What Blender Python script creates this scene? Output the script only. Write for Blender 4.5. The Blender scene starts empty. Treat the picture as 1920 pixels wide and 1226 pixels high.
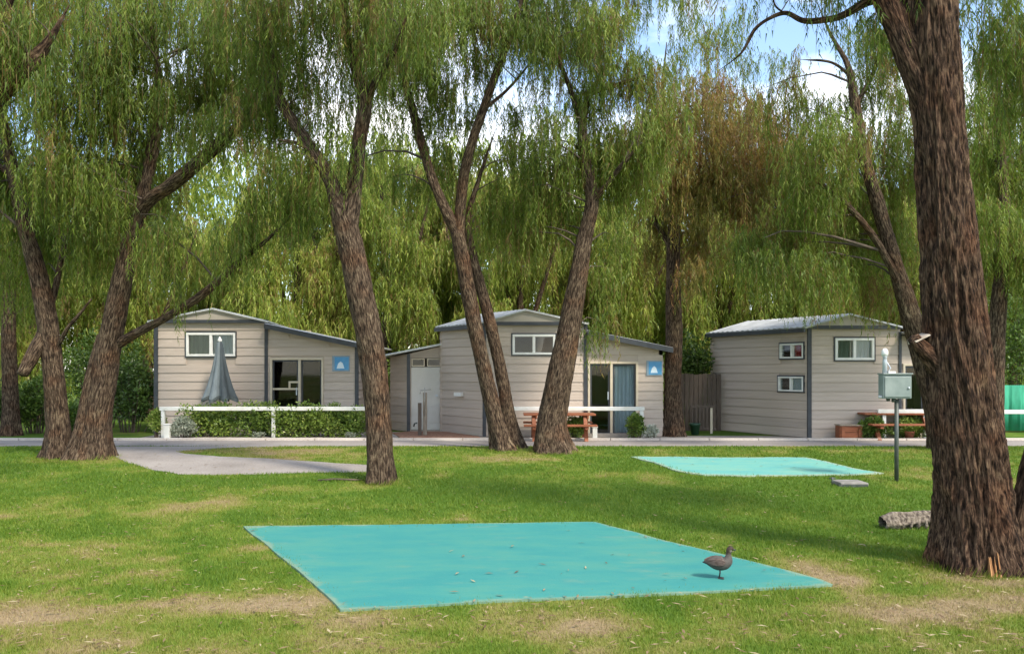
import bpy, bmesh, math, random
import numpy as np
from mathutils import Vector, geometry

random.seed(7)
RNG = np.random.default_rng(11)
R = math.radians
SC = bpy.context.scene
COL = SC.collection

# ------------------------------------------------------------------ camera
F = 1600.0            # focal length in photo pixels (photo is 1920 wide)
HOR = 695.0           # photo row of the horizon
CZ = 1.70             # camera height above the road level
cam_d = bpy.data.cameras.new('camera')
cam_d.sensor_width = 36.0
cam_d.lens = F / 1920 * 36.0
cam_d.shift_y = (HOR - 613) / 1920
cam_d.clip_end = 3000
cam = bpy.data.objects.new('camera', cam_d)
cam.location = (0, 0, CZ)
cam.rotation_euler = (R(90), 0, 0)
COL.objects.link(cam)
SC.camera = cam

# ------------------------------------------------------------------ light
LIGHT = Vector((-0.44, 0.50, -0.745)).normalized()      # direction the sunlight travels
sun_d = bpy.data.lights.new('sun', 'SUN')
sun_d.energy = 2.2
sun_d.angle = R(10.0)
sun_d.color = (1.0, 0.93, 0.80)
sun = bpy.data.objects.new('sun', sun_d)
sun.rotation_euler = LIGHT.to_track_quat('-Z', 'Y').to_euler()
sun.location = (10, -10, 30)
COL.objects.link(sun)

world = bpy.data.worlds.new('World')
SC.world = world
world.use_nodes = True
wn, wl = world.node_tree.nodes, world.node_tree.links
wn.clear()
w_out = wn.new('ShaderNodeOutputWorld')
w_bg = wn.new('ShaderNodeBackground')
w_bg.inputs['Strength'].default_value = 0.15
sky = wn.new('ShaderNodeTexSky')
sky.sky_type = 'NISHITA'
sky.sun_disc = False
sky.sun_elevation = math.asin(-LIGHT.z)
sky.sun_rotation = math.atan2(-LIGHT.x, -LIGHT.y)
sky.air_density = 1.0
sky.dust_density = 0.6
w_tc = wn.new('ShaderNodeTexCoord')
w_map = wn.new('ShaderNodeMapping')
w_map.inputs['Scale'].default_value = (1, 1, 2.2)
w_noise = wn.new('ShaderNodeTexNoise')
w_noise.inputs['Scale'].default_value = 3.4
w_noise.inputs['Detail'].default_value = 7
w_noise.inputs['Roughness'].default_value = 0.55
w_ramp = wn.new('ShaderNodeValToRGB')
w_ramp.color_ramp.elements[0].position = 0.46
w_ramp.color_ramp.elements[1].position = 0.68
w_mix = wn.new('ShaderNodeMix')
w_mix.data_type = 'RGBA'
w_mix.inputs['B'].default_value = (6.6, 6.5, 6.3, 1)
wl.new(w_tc.outputs['Generated'], w_map.inputs['Vector'])
wl.new(w_map.outputs['Vector'], w_noise.inputs['Vector'])
wl.new(w_noise.outputs['Fac'], w_ramp.inputs['Fac'])
wl.new(w_ramp.outputs['Color'], w_mix.inputs['Factor'])
wl.new(sky.outputs['Color'], w_mix.inputs['A'])
wl.new(w_mix.outputs['Result'], w_bg.inputs['Color'])
wl.new(w_bg.outputs['Background'], w_out.inputs['Surface'])

vs = SC.view_settings
vs.view_transform = 'Standard'
vs.look = 'None'
vs.exposure = 1.25
vs.gamma = 1.0
vs.use_curve_mapping = False
SC.cycles.max_bounces = 7
SC.cycles.transparent_max_bounces = 10
SC.cycles.use_denoising = True

# ------------------------------------------------------------------ noise + ground height
def _hash(i, j, k):
    n = (i * 374761393 + j * 668265263 + k * 2147483647 + 1013) & 0xFFFFFFFF
    n = ((n ^ (n >> 13)) * 1274126177) & 0xFFFFFFFF
    n = ((n ^ (n >> 16)) * 2246822519) & 0xFFFFFFFF
    return ((n ^ (n >> 15)) & 0xFFFFFF) / float(0xFFFFFF)

def vnoise(x, y, z):
    x, y, z = np.broadcast_arrays(np.asarray(x, float), np.asarray(y, float), np.asarray(z, float))
    xi, yi, zi = np.floor(x).astype(np.int64), np.floor(y).astype(np.int64), np.floor(z).astype(np.int64)
    fx, fy, fz = x - xi, y - yi, z - zi
    fx, fy, fz = [f * f * (3 - 2 * f) for f in (fx, fy, fz)]
    out = 0
    for a in (0, 1):
        for b in (0, 1):
            for c in (0, 1):
                w = (fx if a else 1 - fx) * (fy if b else 1 - fy) * (fz if c else 1 - fz)
                out = out + w * _hash(xi + a, yi + b, zi + c)
    return out

def fbm(x, y, z, oct=4):
    s, a, t = 0, 0.5, 0
    for o in range(oct):
        k = 2 ** o
        s = s + a * vnoise(x * k + 17.3 * o, y * k + 5.1 * o, z * k)
        t += a
        a *= 0.5
    return s / t

def gz(x, y):
    """ground height: the lawn dips a little towards the camera"""
    x = np.asarray(x, float); y = np.asarray(y, float)
    t = np.clip((y - 10.0) / 9.0, 0, 1)
    t = t * t * (3 - 2 * t)
    near = np.clip((19.5 - y) / 4.0, 0, 1) * np.clip((y + 8) / 8.0, 0, 1)
    return -0.35 * (1 - t) + near * 0.05 * (vnoise(x * 0.5, y * 0.5, 3.3) - 0.5)

def P(px, py, Y):
    return Vector(((px - 960) / F * Y, Y, CZ + (HOR - py) / F * Y))

def G(px, py):
    lo, hi = 3.0, 80.0
    for _ in range(50):
        m = (lo + hi) / 2
        p = P(px, py, m)
        if p.z > float(gz(p.x, p.y)):
            lo = m
        else:
            hi = m
    p = P(px, py, lo)
    p.z = float(gz(p.x, p.y))
    return p

def poly_px(pts):
    return [(G(*p).x, G(*p).y) for p in pts]

def inside(poly, x, y):
    x = np.asarray(x); y = np.asarray(y)
    res = np.zeros(x.shape, bool)
    n = len(poly)
    for i in range(n):
        x1, y1 = poly[i]; x2, y2 = poly[(i + 1) % n]
        c = ((y1 > y) != (y2 > y))
        with np.errstate(divide='ignore', invalid='ignore'):
            xi = (x2 - x1) * (y - y1) / (y2 - y1 + 1e-12) + x1
        res ^= c & (x < xi)
    return res

# ------------------------------------------------------------------ materials
MATS = {}

def nmat(name):
    m = bpy.data.materials.new(name)
    m.use_nodes = True
    n, l = m.node_tree.nodes, m.node_tree.links
    b = n['Principled BSDF']
    MATS[name] = m
    return m, n, l, b

def mat(name, c1, c2=None, rough=0.6, scale=6.0, stretch=(1, 1, 1), bump=0.0, metallic=0.0, bscale=None, lo=0.35, hi=0.65, spec=0.5, detail=6, orand=0.0):
    """plain procedural material: two colours mixed by stretched noise, noise relief"""
    m, n, l, b = nmat(name)
    b.inputs['Roughness'].default_value = rough
    b.inputs['Metallic'].default_value = metallic
    b.inputs['Specular IOR Level'].default_value = spec
    tc = n.new('ShaderNodeTexCoord')
    mp = n.new('ShaderNodeMapping')
    mp.inputs['Scale'].default_value = stretch
    l.new(tc.outputs['Object'], mp.inputs['Vector'])
    nz = n.new('ShaderNodeTexNoise')
    nz.inputs['Scale'].default_value = scale
    nz.inputs['Detail'].default_value = detail
    l.new(mp.outputs['Vector'], nz.inputs['Vector'])
    rp = n.new('ShaderNodeValToRGB')
    rp.color_ramp.elements[0].position = lo
    rp.color_ramp.elements[1].position = hi
    rp.color_ramp.elements[0].color = (*c1, 1)
    rp.color_ramp.elements[1].color = (*(c2 or c1), 1)
    l.new(nz.outputs['Fac'], rp.inputs['Fac'])
    if orand:
        oi = n.new('ShaderNodeObjectInfo')
        mr = n.new('ShaderNodeMapRange'); mr.inputs['To Min'].default_value = 1 - orand; mr.inputs['To Max'].default_value = 1 + orand
        l.new(oi.outputs['Random'], mr.inputs['Value'])
        hv = n.new('ShaderNodeHueSaturation')
        l.new(mr.outputs['Result'], hv.inputs['Value']); l.new(rp.outputs['Color'], hv.inputs['Color'])
        l.new(hv.outputs['Color'], b.inputs['Base Color'])
    else:
        l.new(rp.outputs['Color'], b.inputs['Base Color'])
    if bump:
        nb = n.new('ShaderNodeTexNoise')
        nb.inputs['Scale'].default_value = bscale or scale * 3
        nb.inputs['Detail'].default_value = 5
        l.new(mp.outputs['Vector'], nb.inputs['Vector'])
        bp = n.new('ShaderNodeBump')
        bp.inputs['Strength'].default_value = bump
        bp.inputs['Distance'].default_value = 0.02
        l.new(nb.outputs['Fac'], bp.inputs['Height'])
        l.new(bp.outputs['Normal'], b.inputs['Normal'])
    return m

def ramp_mat_leaf(name, stops, trans=0.35, rough=0.5):
    m, n, l, b = nmat(name)
    at = n.new('ShaderNodeAttribute'); at.attribute_name = 'tint'
    rp = n.new('ShaderNodeValToRGB')
    els = rp.color_ramp.elements
    els[0].position, els[0].color = stops[0][0], (*stops[0][1], 1)
    els[1].position, els[1].color = stops[-1][0], (*stops[-1][1], 1)
    for p, c in stops[1:-1]:
        e = els.new(p); e.color = (*c, 1)
    l.new(at.outputs['Fac'], rp.inputs['Fac'])
    l.new(rp.outputs['Color'], b.inputs['Base Color'])
    b.inputs['Roughness'].default_value = rough
    b.inputs['Specular IOR Level'].default_value = 0.35
    tr = n.new('ShaderNodeBsdfTranslucent')
    hs = n.new('ShaderNodeHueSaturation')
    hs.inputs['Value'].default_value = 1.25
    hs.inputs['Saturation'].default_value = 1.05
    l.new(rp.outputs['Color'], hs.inputs['Color'])
    l.new(hs.outputs['Color'], tr.inputs['Color'])
    mx = n.new('ShaderNodeMixShader'); mx.inputs['Fac'].default_value = trans
    l.new(b.outputs['BSDF'], mx.inputs[1]); l.new(tr.outputs['BSDF'], mx.inputs[2])
    l.new(mx.outputs['Shader'], n['Material Output'].inputs['Surface'])
    return m

LEAF = ramp_mat_leaf('peppermint_leaf', [
    (0.0, (0.059, 0.093, 0.018)), (0.35, (0.124, 0.185, 0.026)), (0.62, (0.219, 0.280, 0.044)),
    (0.80, (0.343, 0.383, 0.083)), (0.90, (0.283, 0.198, 0.061)), (1.0, (0.189, 0.116, 0.044))], 0.50)
LEAF_FAR = ramp_mat_leaf('leaf_painted_sunlit', [  # brighter copy of the leaf colours, sunlight put into the colour
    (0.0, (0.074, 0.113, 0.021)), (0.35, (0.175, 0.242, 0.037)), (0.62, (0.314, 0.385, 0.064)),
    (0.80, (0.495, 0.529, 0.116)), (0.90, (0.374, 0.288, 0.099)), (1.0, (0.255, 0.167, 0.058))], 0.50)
LEAF_BROWN = ramp_mat_leaf('browning_leaf', [
    (0.0, (0.076, 0.087, 0.020)), (0.35, (0.172, 0.175, 0.031)), (0.6, (0.296, 0.242, 0.055)),
    (0.8, (0.372, 0.222, 0.072)), (1.0, (0.220, 0.108, 0.044))], 0.40)
HEDGE_LEAF = ramp_mat_leaf('hedge_leaf', [
    (0.0, (0.051, 0.088, 0.022)), (0.45, (0.109, 0.182, 0.033)), (0.8, (0.246, 0.324, 0.055)), (1.0, (0.478, 0.486, 0.154))], 0.25, 0.4)
SILVER_LEAF = ramp_mat_leaf('silver_leaf', [
    (0.0, (0.16, 0.18, 0.12)), (0.5, (0.33, 0.36, 0.27)), (1.0, (0.56, 0.57, 0.48))], 0.2, 0.6)
GRASS = ramp_mat_leaf('lawn_blade', [
    (0.0, (0.101, 0.179, 0.013)), (0.30, (0.168, 0.231, 0.022)), (0.55, (0.241, 0.252, 0.044)),
    (0.78, (0.308, 0.257, 0.094)), (1.0, (0.370, 0.278, 0.149))], 0.25, 0.6)
LITTER = ramp_mat_leaf('litter', [(0.0, (0.12, 0.07, 0.035)), (0.6, (0.28, 0.19, 0.10)), (1.0, (0.42, 0.34, 0.2))], 0.1, 0.7)

def bark_mat(name, dark, mid, light, su=9.0, sv=1.2):
    m, n, l, b = nmat(name)
    b.inputs['Roughness'].default_value = 0.9
    b.inputs['Specular IOR Level'].default_value = 0.15
    at = n.new('ShaderNodeAttribute'); at.attribute_name = 'bark'
    mp = n.new('ShaderNodeMapping')
    mp.inputs['Scale'].default_value = (su, su, sv)
    l.new(at.outputs['Vector'], mp.inputs['Vector'])
    n1 = n.new('ShaderNodeTexNoise'); n1.inputs['Scale'].default_value = 1.6; n1.inputs['Detail'].default_value = 8; n1.inputs['Roughness'].default_value = 0.65
    n1.inputs['Distortion'].default_value = 0.4
    l.new(mp.outputs['Vector'], n1.inputs['Vector'])
    rp = n.new('ShaderNodeValToRGB')
    e = rp.color_ramp.elements
    e[0].position, e[0].color = 0.40, (*dark, 1)
    e[1].position, e[1].color = 0.64, (*light, 1)
    q = e.new(0.50); q.color = (*mid, 1)
    l.new(n1.outputs['Fac'], rp.inputs['Fac'])
    # grey lichen and reddish inner bark in large blotches
    n2 = n.new('ShaderNodeTexNoise'); n2.inputs['Scale'].default_value = 2.2; n2.inputs['Detail'].default_value = 4
    l.new(at.outputs['Vector'], n2.inputs['Vector'])
    r2 = n.new('ShaderNodeValToRGB'); r2.color_ramp.elements[0].position = 0.5; r2.color_ramp.elements[1].position = 0.7
    l.new(n2.outputs['Fac'], r2.inputs['Fac'])
    mx = n.new('ShaderNodeMix'); mx.data_type = 'RGBA'; mx.blend_type = 'MULTIPLY'
    mx.inputs['B'].default_value = (1.10, 0.86, 0.74, 1)
    l.new(r2.outputs['Color'], mx.inputs['Factor'])
    l.new(rp.outputs['Color'], mx.inputs['A'])
    n3 = n.new('ShaderNodeTexNoise'); n3.inputs['Scale'].default_value = 3.7; n3.inputs['Detail'].default_value = 6; n3.inputs['Roughness'].default_value = 0.7
    l.new(at.outputs['Vector'], n3.inputs['Vector'])
    r3 = n.new('ShaderNodeValToRGB'); r3.color_ramp.elements[0].position = 0.54; r3.color_ramp.elements[1].position = 0.68
    l.new(n3.outputs['Fac'], r3.inputs['Fac'])
    mg = n.new('ShaderNodeMix'); mg.data_type = 'RGBA'; mg.blend_type = 'MULTIPLY'
    mg.inputs['B'].default_value = (1.75, 1.85, 1.80, 1)
    l.new(r3.outputs['Color'], mg.inputs['Factor']); l.new(mx.outputs['Result'], mg.inputs['A'])
    l.new(mg.outputs['Result'], b.inputs['Base Color'])
    bp = n.new('ShaderNodeBump'); bp.inputs['Strength'].default_value = 0.9; bp.inputs['Distance'].default_value = 0.03
    l.new(n1.outputs['Fac'], bp.inputs['Height'])
    l.new(bp.outputs['Normal'], b.inputs['Normal'])
    return m

BARK = bark_mat('peppermint_bark', (0.014, 0.009, 0.006), (0.064, 0.041, 0.026), (0.175, 0.125, 0.082), 30.0, 5.0)
BARK_BIG = bark_mat('furrowed_bark', (0.010, 0.006, 0.004), (0.050, 0.028, 0.017), (0.150, 0.095, 0.060), 34.0, 5.0)
TWIG = mat('twig_bark', (0.06, 0.042, 0.03), (0.13, 0.095, 0.07), 0.9)
SPLIT = mat('split_wood', (0.30, 0.13, 0.045), (0.55, 0.30, 0.13), 0.8, 14, (1, 1, 0.15), 0.6)
CUT = mat('cut_wood', (0.30, 0.24, 0.18), (0.46, 0.39, 0.31), 0.8, 12)
DEADWOOD = mat('bleached_wood', (0.045, 0.030, 0.021), (0.30, 0.245, 0.18), 0.9, 16, (1.6, 1, 0.9), 0.9, lo=0.36, hi=0.66)

CLAD = mat('weatherboard_paint', (0.43, 0.348, 0.282), (0.52, 0.428, 0.352), 0.65, 2.6, (0.5, 1, 1.2), 0.10, orand=0.07, detail=9)
CLAD2 = mat('weatherboard_paint_b', (0.46, 0.372, 0.302), (0.55, 0.452, 0.372), 0.65, 2.6, (0.5, 1, 1.2), 0.10, orand=0.07, detail=9)
CREAM = mat('cream_frame', (0.55, 0.46, 0.33), (0.62, 0.53, 0.40), 0.5, 5)
GABLE = mat('gable_sheet', (0.37, 0.32, 0.26), (0.42, 0.37, 0.31), 0.55, 3)
TRIM = mat('charcoal_trim', (0.032, 0.035, 0.042), (0.050, 0.054, 0.062), 0.45, 6)
WHITE = mat('white_paint', (0.72, 0.71, 0.66), (0.80, 0.79, 0.75), 0.45, 8)
RAILW = mat('rail_paint', (0.68, 0.66, 0.58), (0.80, 0.78, 0.72), 0.5, 5)
DOORW = mat('pale_door', (0.56, 0.53, 0.48), (0.62, 0.59, 0.54), 0.5, 3)
ROOF = mat('zinc_roof', (0.40, 0.40, 0.38), (0.58, 0.58, 0.56), 0.4, 2.5, metallic=0.25)
REDWOOD = mat('red_timber', (0.20, 0.055, 0.018), (0.31, 0.10, 0.038), 0.6, 6, (0.5, 6, 6), 0.2)
FENCE = mat('brown_fence_timber', (0.085, 0.06, 0.044), (0.14, 0.105, 0.08), 0.8, 7, (6, 6, 0.6), 0.3)
POSTW = mat('weathered_post', (0.24, 0.19, 0.14), (0.36, 0.30, 0.23), 0.85, 8, (6, 6, 0.5), 0.3)
STEEL = mat('grey_green_steel', (0.185, 0.225, 0.205), (0.26, 0.30, 0.275), 0.45, 5)
STEELD = mat('dark_green_post', (0.045, 0.055, 0.045), (0.07, 0.08, 0.065), 0.5, 8)
GALV = mat('galvanised', (0.45, 0.48, 0.52), (0.60, 0.63, 0.66), 0.4, 8, metallic=0.3)
CANVAS = mat('umbrella_canvas', (0.040, 0.052, 0.058), (0.062, 0.078, 0.086), 0.8, 9, (1, 1, 0.3), 0.1)
CANVASL = mat('umbrella_canvas_pale', (0.13, 0.155, 0.165), (0.175, 0.205, 0.215), 0.8, 9, (1, 1, 0.3), 0.1)
CANVASD = mat('umbrella_hem', (0.05, 0.065, 0.065), (0.09, 0.105, 0.105), 0.8, 9)
CURTAIN = mat('pale_curtain', (0.66, 0.71, 0.74), (0.80, 0.83, 0.85), 0.9, 4, (6, 1, 0.3))
CURTAING = mat('green_curtain', (0.30, 0.34, 0.24), (0.40, 0.43, 0.32), 0.9, 4, (6, 1, 0.3))
CURTAINR = mat('red_curtain', (0.62, 0.03, 0.03), (0.72, 0.05, 0.04), 0.9, 4, (6, 1, 0.3))
INT = mat('interior_painted_shade', (0.014, 0.012, 0.011), (0.022, 0.019, 0.017), 0.9)  # near-black: the shade indoors is put into the colour
SIGN = mat('blue_sign_enamel', (0.05, 0.26, 0.52), (0.09, 0.33, 0.58), 0.35, 5)
SIGNW = mat('sign_white', (0.62, 0.74, 0.82), (0.70, 0.80, 0.86), 0.4, 5)
SIGNG = mat('sign_grey_edge', (0.22, 0.30, 0.36), (0.26, 0.34, 0.40), 0.5, 5)
CONC = mat('concrete', (0.17, 0.155, 0.135), (0.27, 0.25, 0.22), 0.85, 7, bump=0.3)
TERRA = mat('terracotta', (0.36, 0.12, 0.06), (0.46, 0.19, 0.10), 0.8, 6)
GREENP = mat('green_plastic', (0.02, 0.055, 0.03), (0.03, 0.08, 0.045), 0.5, 6)
SCREEN = mat('green_shade_cloth', (0.015, 0.21, 0.115), (0.03, 0.29, 0.165), 0.8, 4, (2, 2, 0.5), 0.3)
MULCH = mat('red_mulch', (0.20, 0.085, 0.045), (0.36, 0.20, 0.12), 0.95, 14, bump=0.9)
BRASS = mat('tap_metal', (0.35, 0.33, 0.30), (0.5, 0.48, 0.44), 0.35, 8, metallic=0.6)

def glass_mat():
    m, n, l, b = nmat('window_glass')
    n.remove(b)
    tr = n.new('ShaderNodeBsdfTransparent'); tr.inputs['Color'].default_value = (0.80, 0.84, 0.84, 1)
    gl = n.new('ShaderNodeBsdfGlossy'); gl.inputs['Roughness'].default_value = 0.03
    fr = n.new('ShaderNodeFresnel'); fr.inputs['IOR'].default_value = 1.4
    mul = n.new('ShaderNodeMath'); mul.operation = 'MULTIPLY_ADD'
    mul.inputs[1].default_value = 1.0; mul.inputs[2].default_value = 0.0
    mx = n.new('ShaderNodeMixShader')
    l.new(fr.outputs['Fac'], mul.inputs[0]); l.new(mul.outputs[0], mx.inputs['Fac'])
    l.new(tr.outputs['BSDF'], mx.inputs[1]); l.new(gl.outputs['BSDF'], mx.inputs[2])
    l.new(mx.outputs['Shader'], n['Material Output'].inputs['Surface'])
    return m
GLASS = glass_mat()

def slab_mat(name, a, b_, c, stain):
    m, n, l, b = nmat(name)
    b.inputs['Roughness'].default_value = 0.75
    b.inputs['Specular IOR Level'].default_value = 0.3
    g = n.new('ShaderNodeNewGeometry')
    n1 = n.new('ShaderNodeTexNoise'); n1.inputs['Scale'].default_value = 2.2; n1.inputs['Detail'].default_value = 8; n1.inputs['Roughness'].default_value = 0.7
    mp = n.new('ShaderNodeMapping'); mp.inputs['Scale'].default_value = (0.5, 1.3, 1)
    l.new(g.outputs['Position'], mp.inputs['Vector']); l.new(mp.outputs['Vector'], n1.inputs['Vector'])
    rp = n.new('ShaderNodeValToRGB'); e = rp.color_ramp.elements
    e[0].position, e[0].color = 0.38, (*a, 1)
    e[1].position, e[1].color = 0.62, (*c, 1)
    q = e.new(0.5); q.color = (*b_, 1)
    l.new(n1.outputs['Fac'], rp.inputs['Fac'])
    n2 = n.new('ShaderNodeTexNoise'); n2.inputs['Scale'].default_value = 2.4; n2.inputs['Detail'].default_value = 9; n2.inputs['Roughness'].default_value = 0.72
    l.new(mp.outputs['Vector'], n2.inputs['Vector'])
    r2 = n.new('ShaderNodeValToRGB'); r2.color_ramp.elements[0].position = 0.56; r2.color_ramp.elements[1].position = 0.74
    l.new(n2.outputs['Fac'], r2.inputs['Fac'])
    n3 = n.new('ShaderNodeTexNoise'); n3.inputs['Scale'].default_value = 55; n3.inputs['Detail'].default_value = 3
    l.new(g.outputs['Position'], n3.inputs['Vector'])
    r3 = n.new('ShaderNodeValToRGB'); r3.color_ramp.elements[0].position = 0.66; r3.color_ramp.elements[1].position = 0.76
    l.new(n3.outputs['Fac'], r3.inputs['Fac'])
    ad = n.new('ShaderNodeMath'); ad.operation = 'MAXIMUM'
    l.new(r2.outputs['Color'], ad.inputs[0]); l.new(r3.outputs['Color'], ad.inputs[1])
    # worn edges: dirt and dry grass creeping in
    at = n.new('ShaderNodeAttribute'); at.attribute_name = 'edge'
    ed = n.new('ShaderNodeMath'); ed.operation = 'MULTIPLY'
    l.new(at.outputs['Fac'], ed.inputs[0]); l.new(n2.outputs['Fac'], ed.inputs[1])
    ed2 = n.new('ShaderNodeMapRange'); ed2.inputs['From Min'].default_value = 0.30; ed2.inputs['From Max'].default_value = 0.50
    l.new(ed.outputs[0], ed2.inputs['Value'])
    sm = n.new('ShaderNodeMath'); sm.operation = 'MULTIPLY'; sm.inputs[1].default_value = 0.6
    l.new(ad.outputs[0], sm.inputs[0])
    mx2 = n.new('ShaderNodeMath'); mx2.operation = 'MAXIMUM'
    l.new(sm.outputs[0], mx2.inputs[0]); l.new(ed2.outputs['Result'], mx2.inputs[1])
    mx = n.new('ShaderNodeMix'); mx.data_type = 'RGBA'; mx.inputs['B'].default_value = (*stain, 1)
    l.new(mx2.outputs[0], mx.inputs['Factor']); l.new(rp.outputs['Color'], mx.inputs['A'])
    l.new(mx.outputs['Result'], b.inputs['Base Color'])
    bp = n.new('ShaderNodeBump'); bp.inputs['Strength'].default_value = 0.25; bp.inputs['Distance'].default_value = 0.01
    l.new(n3.outputs['Fac'], bp.inputs['Height']); l.new(bp.outputs['Normal'], b.inputs['Normal'])
    return m
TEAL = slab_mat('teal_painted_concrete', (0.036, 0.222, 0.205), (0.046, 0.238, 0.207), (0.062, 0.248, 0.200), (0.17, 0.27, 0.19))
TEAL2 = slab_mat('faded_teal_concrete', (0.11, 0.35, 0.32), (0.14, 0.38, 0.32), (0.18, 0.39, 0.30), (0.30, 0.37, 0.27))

def ground_mat():
    m, n, l, b = nmat('lawn_soil')
    b.inputs['Roughness'].default_value = 0.95
    b.inputs['Specular IOR Level'].default_value = 0.1
    at = n.new('ShaderNodeAttribute'); at.attribute_name = 'dry'
    g = n.new('ShaderNodeNewGeometry')
    n1 = n.new('ShaderNodeTexNoise'); n1.inputs['Scale'].default_value = 14; n1.inputs['Detail'].default_value = 8; n1.inputs['Roughness'].default_value = 0.7
    l.new(g.outputs['Position'], n1.inputs['Vector'])
    ma = n.new('ShaderNodeMath'); ma.operation = 'MULTIPLY_ADD'; ma.inputs[1].default_value = 0.5
    sb = n.new('ShaderNodeMath'); sb.operation = 'SUBTRACT'; sb.inputs[1].default_value = 0.25
    l.new(n1.outputs['Fac'], ma.inputs[0]); l.new(at.outputs['Fac'], sb.inputs[0]); l.new(sb.outputs[0], ma.inputs[2])
    rp = n.new('ShaderNodeValToRGB'); e = rp.color_ramp.elements
    e[0].position, e[0].color = 0.0, (0.072, 0.135, 0.016, 1)
    e[1].position, e[1].color = 1.0, (0.29, 0.215, 0.125, 1)
    for p, c in ((0.35, (0.12, 0.175, 0.025)), (0.6, (0.21, 0.205, 0.055)), (0.8, (0.25, 0.20, 0.09))):
        q = e.new(p); q.color = (*c, 1)
    l.new(ma.outputs[0], rp.inputs['Fac'])
    l.new(rp.outputs['Color'], b.inputs['Base Color'])
    bp = n.new('ShaderNodeBump'); bp.inputs['Strength'].default_value = 0.8; bp.inputs['Distance'].default_value = 0.03
    l.new(n1.outputs['Fac'], bp.inputs['Height']); l.new(bp.outputs['Normal'], b.inputs['Normal'])
    return m
GROUND = ground_mat()

def gravel_mat(name, c1, c2, sc):
    m, n, l, b = nmat(name)
    b.inputs['Roughness'].default_value = 0.9
    g = n.new('ShaderNodeNewGeometry')
    n1 = n.new('ShaderNodeTexNoise'); n1.inputs['Scale'].default_value = sc; n1.inputs['Detail'].default_value = 6
    n2 = n.new('ShaderNodeTexNoise'); n2.inputs['Scale'].default_value = 0.9; n2.inputs['Detail'].default_value = 5
    l.new(g.outputs['Position'], n1.inputs['Vector']); l.new(g.outputs['Position'], n2.inputs['Vector'])
    ad = n.new('ShaderNodeMath'); ad.operation = 'MULTIPLY_ADD'; ad.inputs[1].default_value = 0.45
    l.new(n1.outputs['Fac'], ad.inputs[0])
    mm = n.new('ShaderNodeMath'); mm.operation = 'MULTIPLY'; mm.inputs[1].default_value = 0.55
    l.new(n2.outputs['Fac'], mm.inputs[0]); l.new(mm.outputs[0], ad.inputs[2])
    rp = n.new('ShaderNodeValToRGB'); e = rp.color_ramp.elements
    e[0].position, e[0].color = 0.36, (*c1, 1); e[1].position, e[1].color = 0.62, (*c2, 1)
    l.new(ad.outputs[0], rp.inputs['Fac']); l.new(rp.outputs['Color'], b.inputs['Base Color'])
    bp = n.new('ShaderNodeBump'); bp.inputs['Strength'].default_value = 0.5; bp.inputs['Distance'].default_value = 0.02
    l.new(n1.outputs['Fac'], bp.inputs['Height']); l.new(bp.outputs['Normal'], b.inputs['Normal'])
    return m
GRAVEL = gravel_mat('grey_gravel', (0.22, 0.19, 0.165), (0.34, 0.30, 0.265), 30)
ASPHALT = gravel_mat('worn_asphalt', (0.22, 0.19, 0.168), (0.33, 0.29, 0.258), 40)
KERB = gravel_mat('kerb_concrete', (0.48, 0.41, 0.35), (0.62, 0.55, 0.48), 20)
PATIO = gravel_mat('patio_paving', (0.26, 0.22, 0.18), (0.38, 0.33, 0.28), 12)

# ------------------------------------------------------------------ object helpers
def tag(o, label=None, cat=None, group=None, kind=None):
    if label: o['label'] = label
    if cat: o['category'] = cat
    if group: o['group'] = group
    if kind: o['kind'] = kind
    return o

def empty(name, loc, rz=0.0, label=None, cat=None, group=None):
    o = bpy.data.objects.new(name, None)
    o.empty_display_size = 0.2
    o.location = loc
    o.rotation_euler = (0, 0, rz)
    COL.objects.link(o)
    return tag(o, label, cat, group)

def link(name, me, parent=None, loc=(0, 0, 0), rz=0.0, scale=(1, 1, 1)):
    o = bpy.data.objects.new(name, me)
    o.location = loc
    o.rotation_euler = (0, 0, rz)
    o.scale = scale
    o.parent = parent
    COL.objects.link(o)
    return o

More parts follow.
